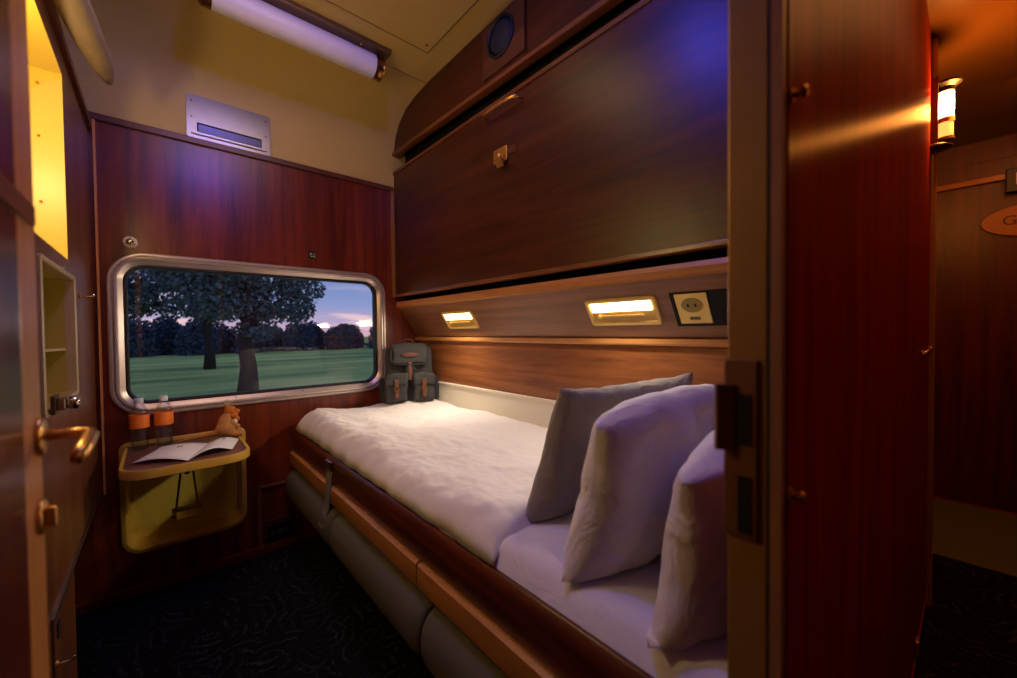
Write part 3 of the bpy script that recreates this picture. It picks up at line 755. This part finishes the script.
def pillow(name, W, Hh, T, mat, label, cat, M, seed, group=None, tap=0.0, shoulder=0.0):
    """W along local x, Hh along local z, T thickness along local y"""
    m = MB(); n = 46; half = []
    for side in (1, -1):
        V = []
        for j in range(n+1):
            row = []
            for i in range(n+1):
                u = -1+2*i/n; v = -1+2*j/n
                eu, ev = 1-abs(u)**3.2, 1-abs(v)**3.2
                th = T/2*(max(0, eu*ev))**.42
                pin = 1-.09*(1-abs(v)**2) * abs(u)**6; pin2 = 1-.10*(1-abs(u)**2)*abs(v)**6
                x = u*W/2*(1-.07*(1-v*v)*abs(u)**2) ; z = v*Hh/2*(1-.09*(1-u*u)*abs(v)**2)
                k = (eu*ev)**.5 if eu*ev > 0 else 0
                r1 = 1-abs(fbm(x*9+seed, z*6+side*3, seed, 3))*2
                rad = math.atan2(z, x); rr = math.hypot(u, v)
                r2 = math.sin(rad*9+seed*3+fbm(x*4, z*4, seed)*5)*max(0, rr-.45)
                cre = max(0, 1-abs(fbm(x*5+seed*2, z*3.2+side, seed*1.7, 2))*3.2)
                y = side*(th + T*(.045*r1*k + .075*r2*k - .13*cre*k)) + .012*fbm(x*4, z*4, seed+9, 2)*(1-k*.5)
                x *= 1-tap*(v+1)/2
                z -= shoulder*abs(u)**3*max(0, v)**2*Hh
                x += .006*fbm(z*10, u*3, seed+1, 2); z += .007*fbm(x*10, v*3, seed+2, 2)
                row.append((x, y, z))
            V.append(row)
        half.append(V)
    grid = {}
    for s in (0, 1):
        for j in range(n+1):
            for i in range(n+1):
                onb = i in (0, n) or j in (0, n)
                key = (0 if onb else s, i, j)
                if key not in grid:
                    p = half[s][j][i]
                    if onb:
                        q = half[1-s][j][i]; p = tuple((a_+b_)/2 for a_, b_ in zip(p, q))
                    grid[key] = m.bm.verts.new(p)
    for s in (0, 1):
        for j in range(n):
            for i in range(n):
                ks = [(i, j), (i+1, j), (i+1, j+1), (i, j+1)]
                vs = [grid[(0 if (a_ in (0, n) or b_ in (0, n)) else s, a_, b_)] for a_, b_ in ks]
                if s: vs = vs[::-1]
                try: m.bm.faces.new(vs)
                except ValueError: pass
    bmesh.ops.transform(m.bm, matrix=M, verts=m.bm.verts[:])
    # flatten the base where it rests on the sheet
    for v in m.bm.verts:
        if v.co.z < .716: v.co.z = .716-(.716-v.co.z)*.08
    o = m.build(name, mat, None, True)
    return setp(o, label, cat, group)
def PM(x, y, z, lean, yaw, roll=0):
    return Matrix.Translation((x, y, z)) @ Matrix.Rotation(math.radians(yaw), 4, 'Z') @ Matrix.Rotation(math.radians(lean), 4, 'X') @ Matrix.Rotation(math.radians(roll), 4, 'Y')
pillow('pillow', .68, .385, .12, GREYP, 'grey pillow standing farthest from the door, against the wall', 'pillow', PM(1.012, .638, .880, 16, -8, 0), 1.7, tap=.15)
pillow('pillow', .72, .41, .16, PILLOW, 'white pillow standing between the grey pillow and the nearest white pillow', 'pillow', PM(.94, .438, .880, 11, -4, 1), 4.1, tap=.03, shoulder=.13)
pillow('pillow', .68, .42, .14, PILLOW, 'white pillow nearest the door jamb, lowest in the row', 'pillow', PM(.90, .266, .842, 9, -2, 0), 7.3, shoulder=.16)

# ------------------------------------------------------------------ backpack
bp_ = thing('backpack', 'grey canvas backpack with brown leather straps on the duvet corner', 'backpack', loc=(1.195, 2.30, .752))
bp_.rotation_euler = (math.radians(-6), math.radians(0), math.radians(-24))
def softbox(x0, x1, y0, y1, z0, z1, r, taper=0.0, n=2, seed=0, puff=.0):
    t = bmesh.new(); bmesh.ops.create_cube(t, size=1)
    for v in t.verts:
        f = 1-taper*(v.co.z+.5)
        v.co = Vector(((x0+x1)/2+v.co.x*(x1-x0)*f, y0+(v.co.y+.5)*(y1-y0), z0+(v.co.z+.5)*(z1-z0)))
    bmesh.ops.bevel(t, geom=t.edges[:], offset=r, segments=4, affect='EDGES', profile=.5)
    bmesh.ops.subdivide_edges(t, edges=[e for e in t.edges if e.calc_length() > .03], cuts=5, use_grid_fill=True)
    for v in t.verts:
        d = noise.noise_vector(v.co*14+Vector((seed, seed, 0)))
        v.co += d*.010
    return t
m = MB(); m.merge(softbox(-.155, .155, -.065, .07, 0, .36, .03, .10, seed=1)); m.build('pack_body', CANVAS, bp_, True)
m = MB(); m.merge(softbox(-.13, .13, -.085, .08, .28, .385, .035, .12, seed=2)); m.build('top_flap', CANVAS, bp_, True)
m = MB(); m.merge(softbox(-.105, .105, -.105, -.075, .25, .355, .014, 0, seed=3)); m.build('flap_front', CANVAS, bp_, True)
m = MB(); m.tube([(-.11, -.1, .34), (-.115, -.104, .28), (-.09, -.106, .248), (0, -.108, .242), (.09, -.106, .248), (.115, -.104, .28), (.11, -.1, .34)], .005, 8); m.build('flap_piping', CANVAS_D, bp_, True)
m = MB(); m.ball((0, -.107, .305), (.052, .005, .016), 16); m.build('leather_patch', plain('dark_red_leather', srgb(84, 44, 32), .6), bp_, True)
for sx in (-1, 1):
    m = MB(); m.merge(softbox(sx*.082-.064, sx*.082+.064, -.125, -.06, .015, .17, .022, 0, seed=5+sx)); pk = m.build('front_pocket', CANVAS if sx > 0 else CANVAS, bp_, True)
    m = MB(); m.merge(softbox(sx*.082-.068, sx*.082+.068, -.138, -.06, .115, .19, .014, 0, seed=8+sx)); m.build('pocket_flap', CANVAS, pk, True)
    m = MB(); m.box((sx*.082-.012, -.146, .045), (sx*.082+.012, -.138, .155), .003); m.build('pocket_strap', LEATHER, pk)
    m = MB(); m.box((sx*.082-.016, -.150, .085), (sx*.082+.016, -.144, .11), .002); m.build('strap_buckle', plain('antique_brass', srgb(150, 110, 60), .35, 1.0) if 'antique_brass' not in bpy.data.materials else bpy.data.materials['antique_brass'], pk)
m = MB(); m.box((-.010, -.118, .15), (.012, -.108, .26), .003); m.build('center_strap', LEATHER, bp_)
m = MB(); m.tube([(-.004, -.115, .25), (-.02, -.122, .21), (-.012, -.125, .16), (-.03, -.128, .12)], .004, 8); m.tube([(.004, -.115, .25), (.03, -.12, .21), (.05, -.123, .20)], .004, 8); m.build('draw_cord', CANVAS_D, bp_, True)
m = MB(); m.tube([(-.03, .03, .38), (-.03, .03, .405), (0, .03, .415), (.03, .03, .405), (.03, .03, .38)], .006, 8); m.build('grab_handle', LEATHER, bp_, True)
for sx in (-1, 1):
    m = MB(); m.merge(softbox(sx*.16-.022, sx*.16+.022, -.04, .05, .02, .17, .018, 0, seed=11+sx)); m.build('side_pocket', CANVAS_D, bp_, True)

# ------------------------------------------------------------------ cabin door (open, edge towards the window) and door frame
dr = thing('door_1', 'open cabin door at the left edge with brass lever handle', 'door', kind='structure')
DX = -.10
MB().box((DX-.04, .125, .012), (DX, .600, 2.0)).build('door_leaf', wood('door_face_wood', srgb(74, 28, 20), srgb(124, 56, 36), 'z', .25, aniso=.6), dr)
MB().box((DX-.04, .6005, .012), (DX, .678, 2.0)).build('door_stile', TAN_Z, dr, bev=.004)
MB().box((DX, .125, 1.325), (DX+.004, .655, 1.345)).build('door_molding', wood('door_molding', srgb(110, 60, 30), srgb(150, 90, 50), 'y', .3), dr)
hd = MB().lathe([(.021, DX), (.021, DX+.003), (.018, DX+.005)], (0, .660, 1.097), 'x', 28).build('handle_rosette', BRASS, dr, True)
lv = MB(); lv.tube([(DX+.006, .660, 1.097), (DX+.030, .660, 1.097), (DX+.037, .657, 1.096), (DX+.040, .649, 1.094), (DX+.039, .625, 1.09), (DX+.037, .600, 1.086), (DX+.035, .588, 1.080)], [.0055, .0055, .0065, .0075, .0078, .0075, .005], 14)
lv.build('lever_handle', BRASS, hd, True)
dk = MB().lathe([(.019, DX), (.019, DX+.003), (.016, DX+.005)], (0, .652, 1.012), 'x', 28).build('lock_rosette', BRASS, dr, True)
MB().box((DX+.004, .640, 1.000), (DX+.014, .646, 1.024)).build('thumb_turn', BRASS, dk, bev=.003)

JX = .46
df = thing('trim_15', 'bronze metal door jamb with lock strike at the right of the doorway', 'door frame', kind='structure')
MB().box((JX, .122, 0), (JX+.03, .160, 2.1)).build('jamb_face', BRONZE, df, bev=.002)
MB().box((JX-.001, .1195, 0), (JX+.03, .1215, 2.1)).build('jamb_stop', RUBBER, df)
MB().box((JX-.003, .1095, 0), (JX+.03, .1193, 2.1)).build('jamb_edge', wood('jamb_edge_wood', srgb(150, 100, 70), srgb(180, 125, 90), 'z', .35), df)
sk = MB().box((JX-.004, .130, .985), (JX, .1625, 1.175)).build('strike_plate', plain('strike_bronze', srgb(140, 92, 54), .42, .4), df, bev=.002)
MB().prism([(JX-.0045, .150), (JX-.0045, .1625), (JX-.014, .168), (JX-.016, .165), (JX-.007, .150)], 'z', 1.078, 1.148).build('strike_lip', bpy.data.materials['strike_bronze'], sk)
for z0, z1 in ((1.085, 1.138), (.992, 1.052)):
    MB().box((JX-.0055, .136, z0), (JX-.0035, .148, z1), 0).build('strike_opening', BLACK, sk)
# partitions of the corridor
def cw(x): return .108-(x-JX)*.0245        # corridor face of the wall
pw = MB().prism([(JX+.012, cw(JX+.012)), (2.465, cw(2.465)), (2.465, cw(2.465)+.06), (1.5, .16), (JX+.03, .16)], 'z', 0, 2.42)
struct('wall_corridor', pw, MAHO_RED, 'glossy red mahogany corridor wall beside the doorway', 'wall')
struct('wall_corridor_left', MB().box((-1.6, .06, 0), (DX-.055, .12, 2.42)), MAHO_CORR, 'corridor wall left of the doorway', 'wall')
struct('wall_corridor_top', MB().box((-1.0, .105, 2.10), (1.5, .16, 2.75)), MAHO_CORR, 'wall over the doorway', 'wall')
struct('wall_berth_head', MB().box((JX+.04, .1605, 0), (1.5, .172, 2.7)), MAHO_V, 'partition at the head of the berth', 'wall')
struct('wall_corridor_outer', MB().box((-1.6, -.95, 0), (4.2, -.9, 2.42)), MAHO_CORR, 'outer corridor wall', 'wall')
struct('wall_corridor_far_left', MB().box((-1.65, -.95, 0), (-1.6, .12, 2.42)), MAHO_CORR, 'corridor wall far left', 'wall')
struct('wall_vestibule', MB().box((2.4, .6, 0), (4.2, .65, 2.42)), MAHO_CORR, 'vestibule side wall', 'wall')
struct('wall_vestibule_near', MB().box((2.36, .125, 0), (2.42, .65, 2.42)), MAHO_CORR, 'vestibule return wall', 'wall')
struct('wall_end', MB().box((4.06, -.9, 0), (4.11, .6, 2.42)), MAHO_CORR, 'reddish wood wall at the far end of the corridor', 'wall')
struct('ceiling_corridor', MB().box((-1.6, -.9, 2.42), (2.42, .12, 2.46)).box((2.42, -.9, 2.42), (4.2, .65, 2.46)), CEIL_CORR, 'dark glossy corridor ceiling', 'ceiling')
struct('baseboard_end', MB().box((4.045, -.9, 0), (4.06, .6, .012)), plain('red_skirting_line', srgb(150, 44, 24), .35), 'thin red line where the end wall meets the carpet', 'baseboard')
struct('trim_16', MB().box((4.03, -.9, 2.135), (4.06, .6, 2.175)), wood('end_molding', srgb(160, 96, 40), srgb(200, 130, 60), 'y', .25), 'tan molding high on the end wall', 'trim', bev=.006)
struct('trim_17', MB().box((4.05, -.9, 2.28), (4.06, .6, 2.288)), wood('end_molding2', srgb(90, 46, 24), srgb(120, 66, 36), 'y', .25), 'thin upper molding on the end wall', 'trim')
struct('trim_18', MB().lathe([(.016, 0), (.016, 2.42)], (2.476, cw(2.465)-.002, 0), 'z', 20), plain('edge_strip_brass', srgb(214, 150, 74), .4, .3), 'brass rounded edge strip at the end of the corridor wall', 'trim', smooth=True, auto=.8)
bl = MB().prism([(JX+.02, cw(JX)-.004), (2.46, cw(2.46)-.004), (2.46, cw(2.46)-.0005), (JX+.02, cw(JX)-.0005)], 'z', .045, .058)
struct('baseboard_corridor', bl, plain('red_skirting_line2', srgb(140, 44, 30), .35), 'thin red line near the bottom of the corridor wall', 'baseboard')

struct('floor_end', MB().box((3.05, -.9, 0), (4.05, .6, .004)), plain('lit_carpet_tone', srgb(104, 98, 78), .95, noise_amt=.2, nscale=200), 'lit stretch of carpet in front of the end wall, painted lighter olive grey', 'floor')  # light falling on the corridor carpet, put into a paler floor colour
# brass knobs and rail on the corridor wall
def knob(x, z, label):
    y = cw(x); r = thing('brass_stud', label, 'stud')
    MB().lathe([(.007, y), (.007, y-.002)], (x, 0, z), 'y', 14).build('knob_base', BRASS, r)
    MB().lathe([(.0035, y-.002), (.004, y-.007), (.0065, y-.009), (.0065, y-.012), (.004, y-.014)], (x, 0, z), 'y', 16).build('knob_head', BRASS, r, True)
knob(.478, 1.440, 'small brass stud high on the corridor wall by the jamb')
knob(.478, 1.037, 'small brass stud low on the corridor wall by the jamb')
hr = thing('brass_rail', 'short thin brass rod projecting past the end of the corridor wall', 'rail')
MB().tube([(1.95, cw(1.95)-.012, 1.112), (2.60, cw(2.56)-.010, 1.118)], .005, 8).build('rail_rod', BRASS, hr, True)
for x in (2.0, 2.42): MB().tube([(x, cw(x), 1.118), (x, cw(x)-.014, 1.118)], .004, 8).build('rail_bracket', BRASS, hr, True)
dl = MB().box((1.93, cw(1.93)-.012, .06), (1.97, cw(1.97), .12)).build('floor_latch', BRASS, None, bev=.003)
setp(dl, 'small brass latch at the foot of the corridor wall', 'latch')

# corridor lamp
lx, ly = 2.475, .018
lp = thing('corridor_wall_lamp', 'glowing amber two-part corridor wall lamp with dark cap', 'wall lamp')
MB().lathe([(.023, 2.075), (.0245, 2.08), (.0245, 2.178), (.023, 2.183)], (lx, ly, 0), 'z', 28).build('upper_shade', GLOW_C, lp, True)
MB().lathe([(.022, 1.995), (.023, 2.0), (.023, 2.052), (.022, 2.056)], (lx, ly, 0), 'z', 28).build('lower_shade', GLOW_C2, lp, True)
MB().lathe([(.026, 2.056), (.026, 2.075)], (lx, ly, 0), 'z', 28).build('middle_band', BRONZE, lp, True, auto=.6)
MB().lathe([(.026, 1.985), (.026, 1.996)], (lx, ly, 0), 'z', 28).build('bottom_band', BRONZE, lp, True, auto=.6)
MB().lathe([(.026, 2.183), (.026, 2.20), (.046, 2.212), (.048, 2.22), (.02, 2.226)], (lx, ly, 0), 'z', 28).build('lamp_cap', BLACKP, lp, True, auto=.6)
MB().box((lx-.05, ly+.020, 1.955), (lx+.0, ly+.05, 2.24)).build('back_bracket', DARKM, lp, bev=.004)
MB().lathe([(.05, 1.95), (.052, 1.956), (.03, 1.97)], (lx-.02, ly+.03, 0), 'z', 24).build('lower_finial', DARKM, lp, True)

# signs at the end of the corridor
def text(body, size, parent, loc, mat, name='lettering'):
    c = bpy.data.curves.new(name, 'FONT'); c.body = body; c.size = size; c.extrude = .001; c.align_x = 'CENTER'; c.align_y = 'CENTER'
    o = bpy.data.objects.new(name, c); COL.objects.link(o); o.parent = parent
    c.materials.append(mat); bpy.context.view_layer.update()
    me = bpy.data.meshes.new_from_object(o.evaluated_get(bpy.context.evaluated_depsgraph_get())); bpy.data.objects.remove(o)
    o = bpy.data.objects.new(name, me); COL.objects.link(o); o.parent = parent
    o.location = loc; o.rotation_euler = (PI/2, 0, -PI/2); return o
sg = thing('exit_sign', 'black exit sign on the end wall beside the molding', 'sign')
MB().box((4.0, -.53, 2.045), (4.03, -.228, 2.19)).build('sign_box', BLACKP, sg, bev=.004)
text('EXIT', .105, sg, (3.998, -.368, 2.118), SIGN_T)
ov = thing('oval_plaque', 'oval light wood plaque with lettering on the end wall', 'sign')
n = 48; el = [(-.365+.235*math.cos(2*PI*k/n), 1.87+.105*math.sin(2*PI*k/n)) for k in range(n)]
MB().prism(el, 'x', 4.04, 4.06).build('plaque_board', SIGN_W, ov, bev=.004)
text('Go', .085, ov, (4.038, -.272, 1.872), plain('plaque_lettering', srgb(84, 44, 22), .5))

# blue night light above the doorway inside the cabin
bn = thing('blue_night_light', 'small blue night light on the cabin ceiling near the doorway', 'night light')
MB().lathe([(.055, 2.668), (.055, 2.655), (.045, 2.650)], (.33, .80, 0), 'z', 28).build('light_base', BLACKP, bn)
MB().ball((.33, .80, 2.650), (.035, .035, .012), 20).build('light_lens', BLUE_GL, bn, True)

# ------------------------------------------------------------------ outside
GZ = -1.35
def leafmat(name, c1, c2):
    m, nt, b = newmat(name)
    N = nt.nodes.new; L = nt.links.new
    tc = N('ShaderNodeTexCoord'); nz = N('ShaderNodeTexNoise'); nz.inputs['Scale'].default_value = .6; nz.inputs['Detail'].default_value = 6
    L(tc.outputs['Object'], nz.inputs['Vector'])
    mx = N('ShaderNodeMix'); mx.data_type = 'RGBA'; mx.inputs[6].default_value = c1; mx.inputs[7].default_value = c2
    L(nz.outputs['Fac'], mx.inputs[0]); L(mx.outputs[2], b.inputs['Base Color']); b.inputs['Roughness'].default_value = .9
    b.inputs['Specular IOR Level'].default_value = .1
    return m
LEAF = leafmat('dusk_foliage', srgb(80, 98, 112), srgb(112, 132, 122))
LEAF_F = leafmat('far_foliage', srgb(74, 88, 108), srgb(92, 104, 116))
BARK = leafmat('dusk_bark', srgb(52, 46, 46), srgb(76, 68, 64))
def grassmat():
    m, nt, b = newmat('meadow_grass')
    N = nt.nodes.new; L = nt.links.new
    tc = N('ShaderNodeTexCoord'); mp = N('ShaderNodeMapping'); mp.inputs['Scale'].default_value = (.12, .5, 1)
    L(tc.outputs['Object'], mp.inputs[0])
    nz = N('ShaderNodeTexNoise'); nz.inputs['Scale'].default_value = .6; nz.inputs['Detail'].default_value = 7
    L(mp.outputs[0], nz.inputs['Vector'])
    cr = N('ShaderNodeValToRGB'); cr.color_ramp.elements[0].position = .35; cr.color_ramp.elements[0].color = srgb(140, 160, 96)
    cr.color_ramp.elements[1].position = .65; cr.color_ramp.elements[1].color = srgb(232, 226, 130)
    L(nz.outputs['Fac'], cr.inputs[0]); L(cr.outputs[0], b.inputs['Base Color']); b.inputs['Roughness'].default_value = 1
    b.inputs['Specular IOR Level'].default_value = 0
    return m
gr = MB(); gr.box((-120, 3.2, GZ-.3), (260, 240, GZ))
struct('ground_meadow', gr, grassmat(), 'green meadow outside the window', 'ground')

def crown_mesh(clumps, nper, size, seed):
    rnd = random.Random(seed); m = MB()
    for c, r in clumps:
        k = int(nper*max(.15, (r[0]*r[2])))
        for _ in range(k):
            while True:
                p = Vector((rnd.uniform(-1, 1), rnd.uniform(-1, 1), rnd.uniform(-1, 1)))
                if .25 < p.length < 1: break
            p = Vector((c[0]+p.x*r[0], c[1]+p.y*r[1], c[2]+p.z*r[2]))
            q = Vector((rnd.gauss(0, 1), rnd.gauss(0, 1), rnd.gauss(0, 1))).normalized()
            u = q.orthogonal().normalized(); w = q.cross(u); s = size*rnd.uniform(.5, 1.3)
            vs = [m.bm.verts.new(p+u*s*.5), m.bm.verts.new(p+w*s*.38), m.bm.verts.new(p-u*s*.5), m.bm.verts.new(p-w*s*.38)]
            m.bm.faces.new(vs)
    return m
def tree(x, y, clumps, r0, fork, label, seed, nper=420, size=.5, mat=LEAF):
    """clumps are given relative to the trunk base (dx, dy, height)"""
    t = thing('meadow_tree', label, 'tree', 'trees outside the window', loc=(x, y, GZ))
    tr = MB()
    tr.tube([(0, 0, -.1), (.05, 0, fork*.35), (-.08, 0, fork*.7), (.05, 0, fork)], [r0*1.35, r0, r0*.85, r0*.75], 12)
    rnd = random.Random(seed)
    for c, r in clumps:
        e = Vector(c); tr.tube([(.03, 0, fork*.92), Vector((.03, 0, fork*.92)).lerp(e, .5)+Vector((rnd.uniform(-.3, .3), 0, .3)), e], [r0*.45, r0*.28, r0*.1], 7)
    tr.build('trunk', BARK, t, True)
    crown_mesh(clumps, nper, size, seed).build('foliage', mat, t)
    return t
R_ = random.Random(3)
# big tree whose trunk shows right of the window's left third
c1 = [((.2, 0, 5.6), (2.3, 1.6, 1.5)), ((2.1, .3, 6.2), (1.7, 1.5, 1.2)), ((2.2, 0, 4.7), (1.1, 1.0, .75)), ((-1.9, .4, 5.8), (1.8, 1.4, 1.5)), ((1.2, 0, 3.9), (1.7, 1.2, .9)), ((-1.0, 0, 4.0), (1.5, 1.2, .9)), ((0, 0, 7.6), (3.4, 2, 1.3)), ((1.9, 0, 3.5), (.9, .8, .45)), ((.4, 0, 2.7), (1.0, .9, .5))]
tree(2.894, 20.5, c1, .32, 3.2, 'large dark tree with thick trunk, nearest in the meadow', 11, 900, .19)
c2 = [((0, 0, 8), (3.6, 2.5, 2.6)), ((-3.8, .5, 7.4), (3.2, 2.4, 2.3)), ((-2.0, 0, 5.2), (3.0, 2, 1.5)), ((-5.0, 0, 4.7), (2.4, 2, 1.3)), ((2.2, 0, 6.2), (1.8, 1.8, 1.6)), ((.5, 0, 4.2), (1.9, 1.6, .9)), ((-2.4, 0, 11), (3.0, 2, 1.5)), ((1.8, 0, 10.6), (2.4, 2, 1.4))]
tree(2.76, 36, c2, .30, 4.2, 'broad dark tree behind the nearest tree, seen left of its trunk', 21, 420, .30)
c3 = [((0, 0, 6.2), (2.6, 2, 2.0)), ((-1.6, 0, 4.6), (1.7, 1.4, 1.1)), ((1.5, 0, 4.9), (1.5, 1.3, 1.0))]
tree(-4.4, 32, c3, .4, 3.6, 'dark tree at the left end of the window view', 31, 420, .30)
# hedge line and woods far behind
for i in range(30):
    x = -14+i*2.9+R_.uniform(-.2, .2); y = 62+(i % 2)*2.8+R_.uniform(-.5, .5)
    hgt = R_.uniform(2.8, 4.0)*(1.1 if i > 11 else 1.25)
    cl_ = [((R_.uniform(-.6, .6), R_.uniform(-.2, .2), hgt*.40+R_.uniform(-.2, .3)), (2.1, 1.0, hgt*.46)) for _ in range(2)] + [((R_.uniform(-.7, .7), 0, hgt*.68), (1.5, 1.0, hgt*.34)), ((0, 0, .5), (2.3, .9, .7))]
    o = crown_mesh(cl_, 330, .42, 100+i).build('distant_bush', LEAF_F, None)
    o.location = (x, y, GZ)
    setp(o, 'bluish dark tree in the distant line across the meadow', 'tree', 'distant trees at the far side of the meadow')

# ------------------------------------------------------------------ world
W = bpy.data.worlds.new('dusk_sky'); S.world = W; W.use_nodes = True
nt = W.node_tree; nt.nodes.clear(); N = nt.nodes.new; L = nt.links.new
out = N('ShaderNodeOutputWorld'); bg = N('ShaderNodeBackground'); L(bg.outputs[0], out.inputs[0])
tc = N('ShaderNodeTexCoord'); sx = N('ShaderNodeSeparateXYZ'); L(tc.outputs['Generated'], sx.inputs[0])
cr = N('ShaderNodeValToRGB'); L(sx.outputs['Z'], cr.inputs[0])
e = cr.color_ramp.elements
e[0].position = 0.0; e[0].color = srgb(205, 165, 188)
e[1].position = .03; e[1].color = srgb(185, 168, 205)
for p, c in ((.065, srgb(142, 156, 206)), (.12, srgb(118, 142, 200)), (.5, srgb(104, 132, 190)), (1, srgb(84, 110, 166))):
    q = e.new(p); q.color = c
mp = N('ShaderNodeMapping'); mp.inputs['Scale'].default_value = (4, 4, 26); L(tc.outputs['Generated'], mp.inputs[0])
nz = N('ShaderNodeTexNoise'); nz.inputs['Scale'].default_value = 1.6; nz.inputs['Detail'].default_value = 5; L(mp.outputs[0], nz.inputs['Vector'])
c2_ = N('ShaderNodeValToRGB'); c2_.color_ramp.elements[0].position = .52; c2_.color_ramp.elements[1].position = .66; L(nz.outputs['Fac'], c2_.inputs[0])
band = N('ShaderNodeValToRGB'); b_ = band.color_ramp.elements; b_[0].position = 0; b_[0].color = (1, 1, 1, 1); b_[1].position = .12; b_[1].color = (.03, .03, .03, 1); L(sx.outputs['Z'], band.inputs[0])
mm = N('ShaderNodeMath'); mm.operation = 'MULTIPLY'; L(c2_.outputs[0], mm.inputs[0]); L(band.outputs[0], mm.inputs[1])
mx = N('ShaderNodeMix'); mx.data_type = 'RGBA'; L(mm.outputs[0], mx.inputs[0]); L(cr.outputs[0], mx.inputs[6]); mx.inputs[7].default_value = srgb(255, 214, 214)
L(mx.outputs[2], bg.inputs[0]); bg.inputs[1].default_value = 1.1

# ------------------------------------------------------------------ lights
def light(name, kind, loc, power, col, size=None, rot=None, **k):
    d = bpy.data.lights.new(name, kind); d.energy = power; d.color = col[:3]
    if kind == 'AREA':
        d.shape = 'RECTANGLE'; d.size, d.size_y = size
    elif size is not None: d.shadow_soft_size = size
    o = bpy.data.objects.new(name, d); COL.objects.link(o); o.location = loc
    if rot is not None: o.rotation_euler = Vector(rot).to_track_quat('-Z', 'Y').to_euler()
    for a, b in k.items(): setattr(d, a, b)
    return o
WARM = srgb(255, 190, 100); WARM2 = srgb(255, 238, 212)
light('cabinet_lamp', 'POINT', (-.32, 1.30, 1.80), 9, srgb(255, 224, 160), .03)
light('reading_lamp_far', 'AREA', tuple(slope_pt(1.87, -.02, .03)), 4.2, WARM2, (.24, .05), tuple(nrm+Vector((0, 0, -.5))))
light('reading_lamp_near', 'AREA', tuple(slope_pt(.815, -.02, .03)), 2.2, WARM2, (.24, .05), tuple(nrm+Vector((0, 0, -.5))))
light('blue_lamp', 'POINT', (.33, .80, 2.60), 21, (.05, .08, 1.0), .03)
light('corridor_lamp', 'POINT', (lx+.0, ly-.05, 2.13), 12, srgb(255, 150, 60), .03)
light('corridor_ambient', 'AREA', (.9, -.6, 2.38), 5.2, srgb(255, 170, 95), (1.8, .5), (-.3, .8, -1))
light('corridor_end_ambient', 'AREA', (3.2, -.5, 2.38), 3.4, srgb(255, 150, 80), (.6, .3), (.5, .2, -1))
light('cabin_fill', 'AREA', (.35, 1.3, 2.6), 4.4, srgb(255, 210, 145), (.6, .5), (0, 0.3, -1))

# ------------------------------------------------------------------ camera
cd = bpy.data.cameras.new('camera'); cam = bpy.data.objects.new('camera', cd); COL.objects.link(cam); S.camera = cam
cd.sensor_width = 36; cd.lens = 393/1017*36; cd.clip_start = .02; cd.clip_end = 500
yaw, pit, rol = math.radians(41.7), math.radians(1.15), math.radians(.6)
f = Vector((math.sin(yaw)*math.cos(pit), math.cos(yaw)*math.cos(pit), -math.sin(pit)))
r0 = Vector((math.cos(yaw), -math.sin(yaw), 0)); u0 = r0.cross(f)
rt = r0*math.cos(rol)-u0*math.sin(rol); up = r0*math.sin(rol)+u0*math.cos(rol)
cam.matrix_world = Matrix(((rt.x, up.x, -f.x, 0), (rt.y, up.y, -f.y, 0), (rt.z, up.z, -f.z, H), (0, 0, 0, 1)))
cd.dof.use_dof = True; cd.dof.focus_distance = 1.7; cd.dof.aperture_fstop = 2.4

S.view_settings.view_transform = 'Standard'
S.view_settings.look = 'None'
S.view_settings.exposure = 0
S.cycles.use_denoising = True
S.cycles.max_bounces = 8
S.cycles.sample_clamp_indirect = 6
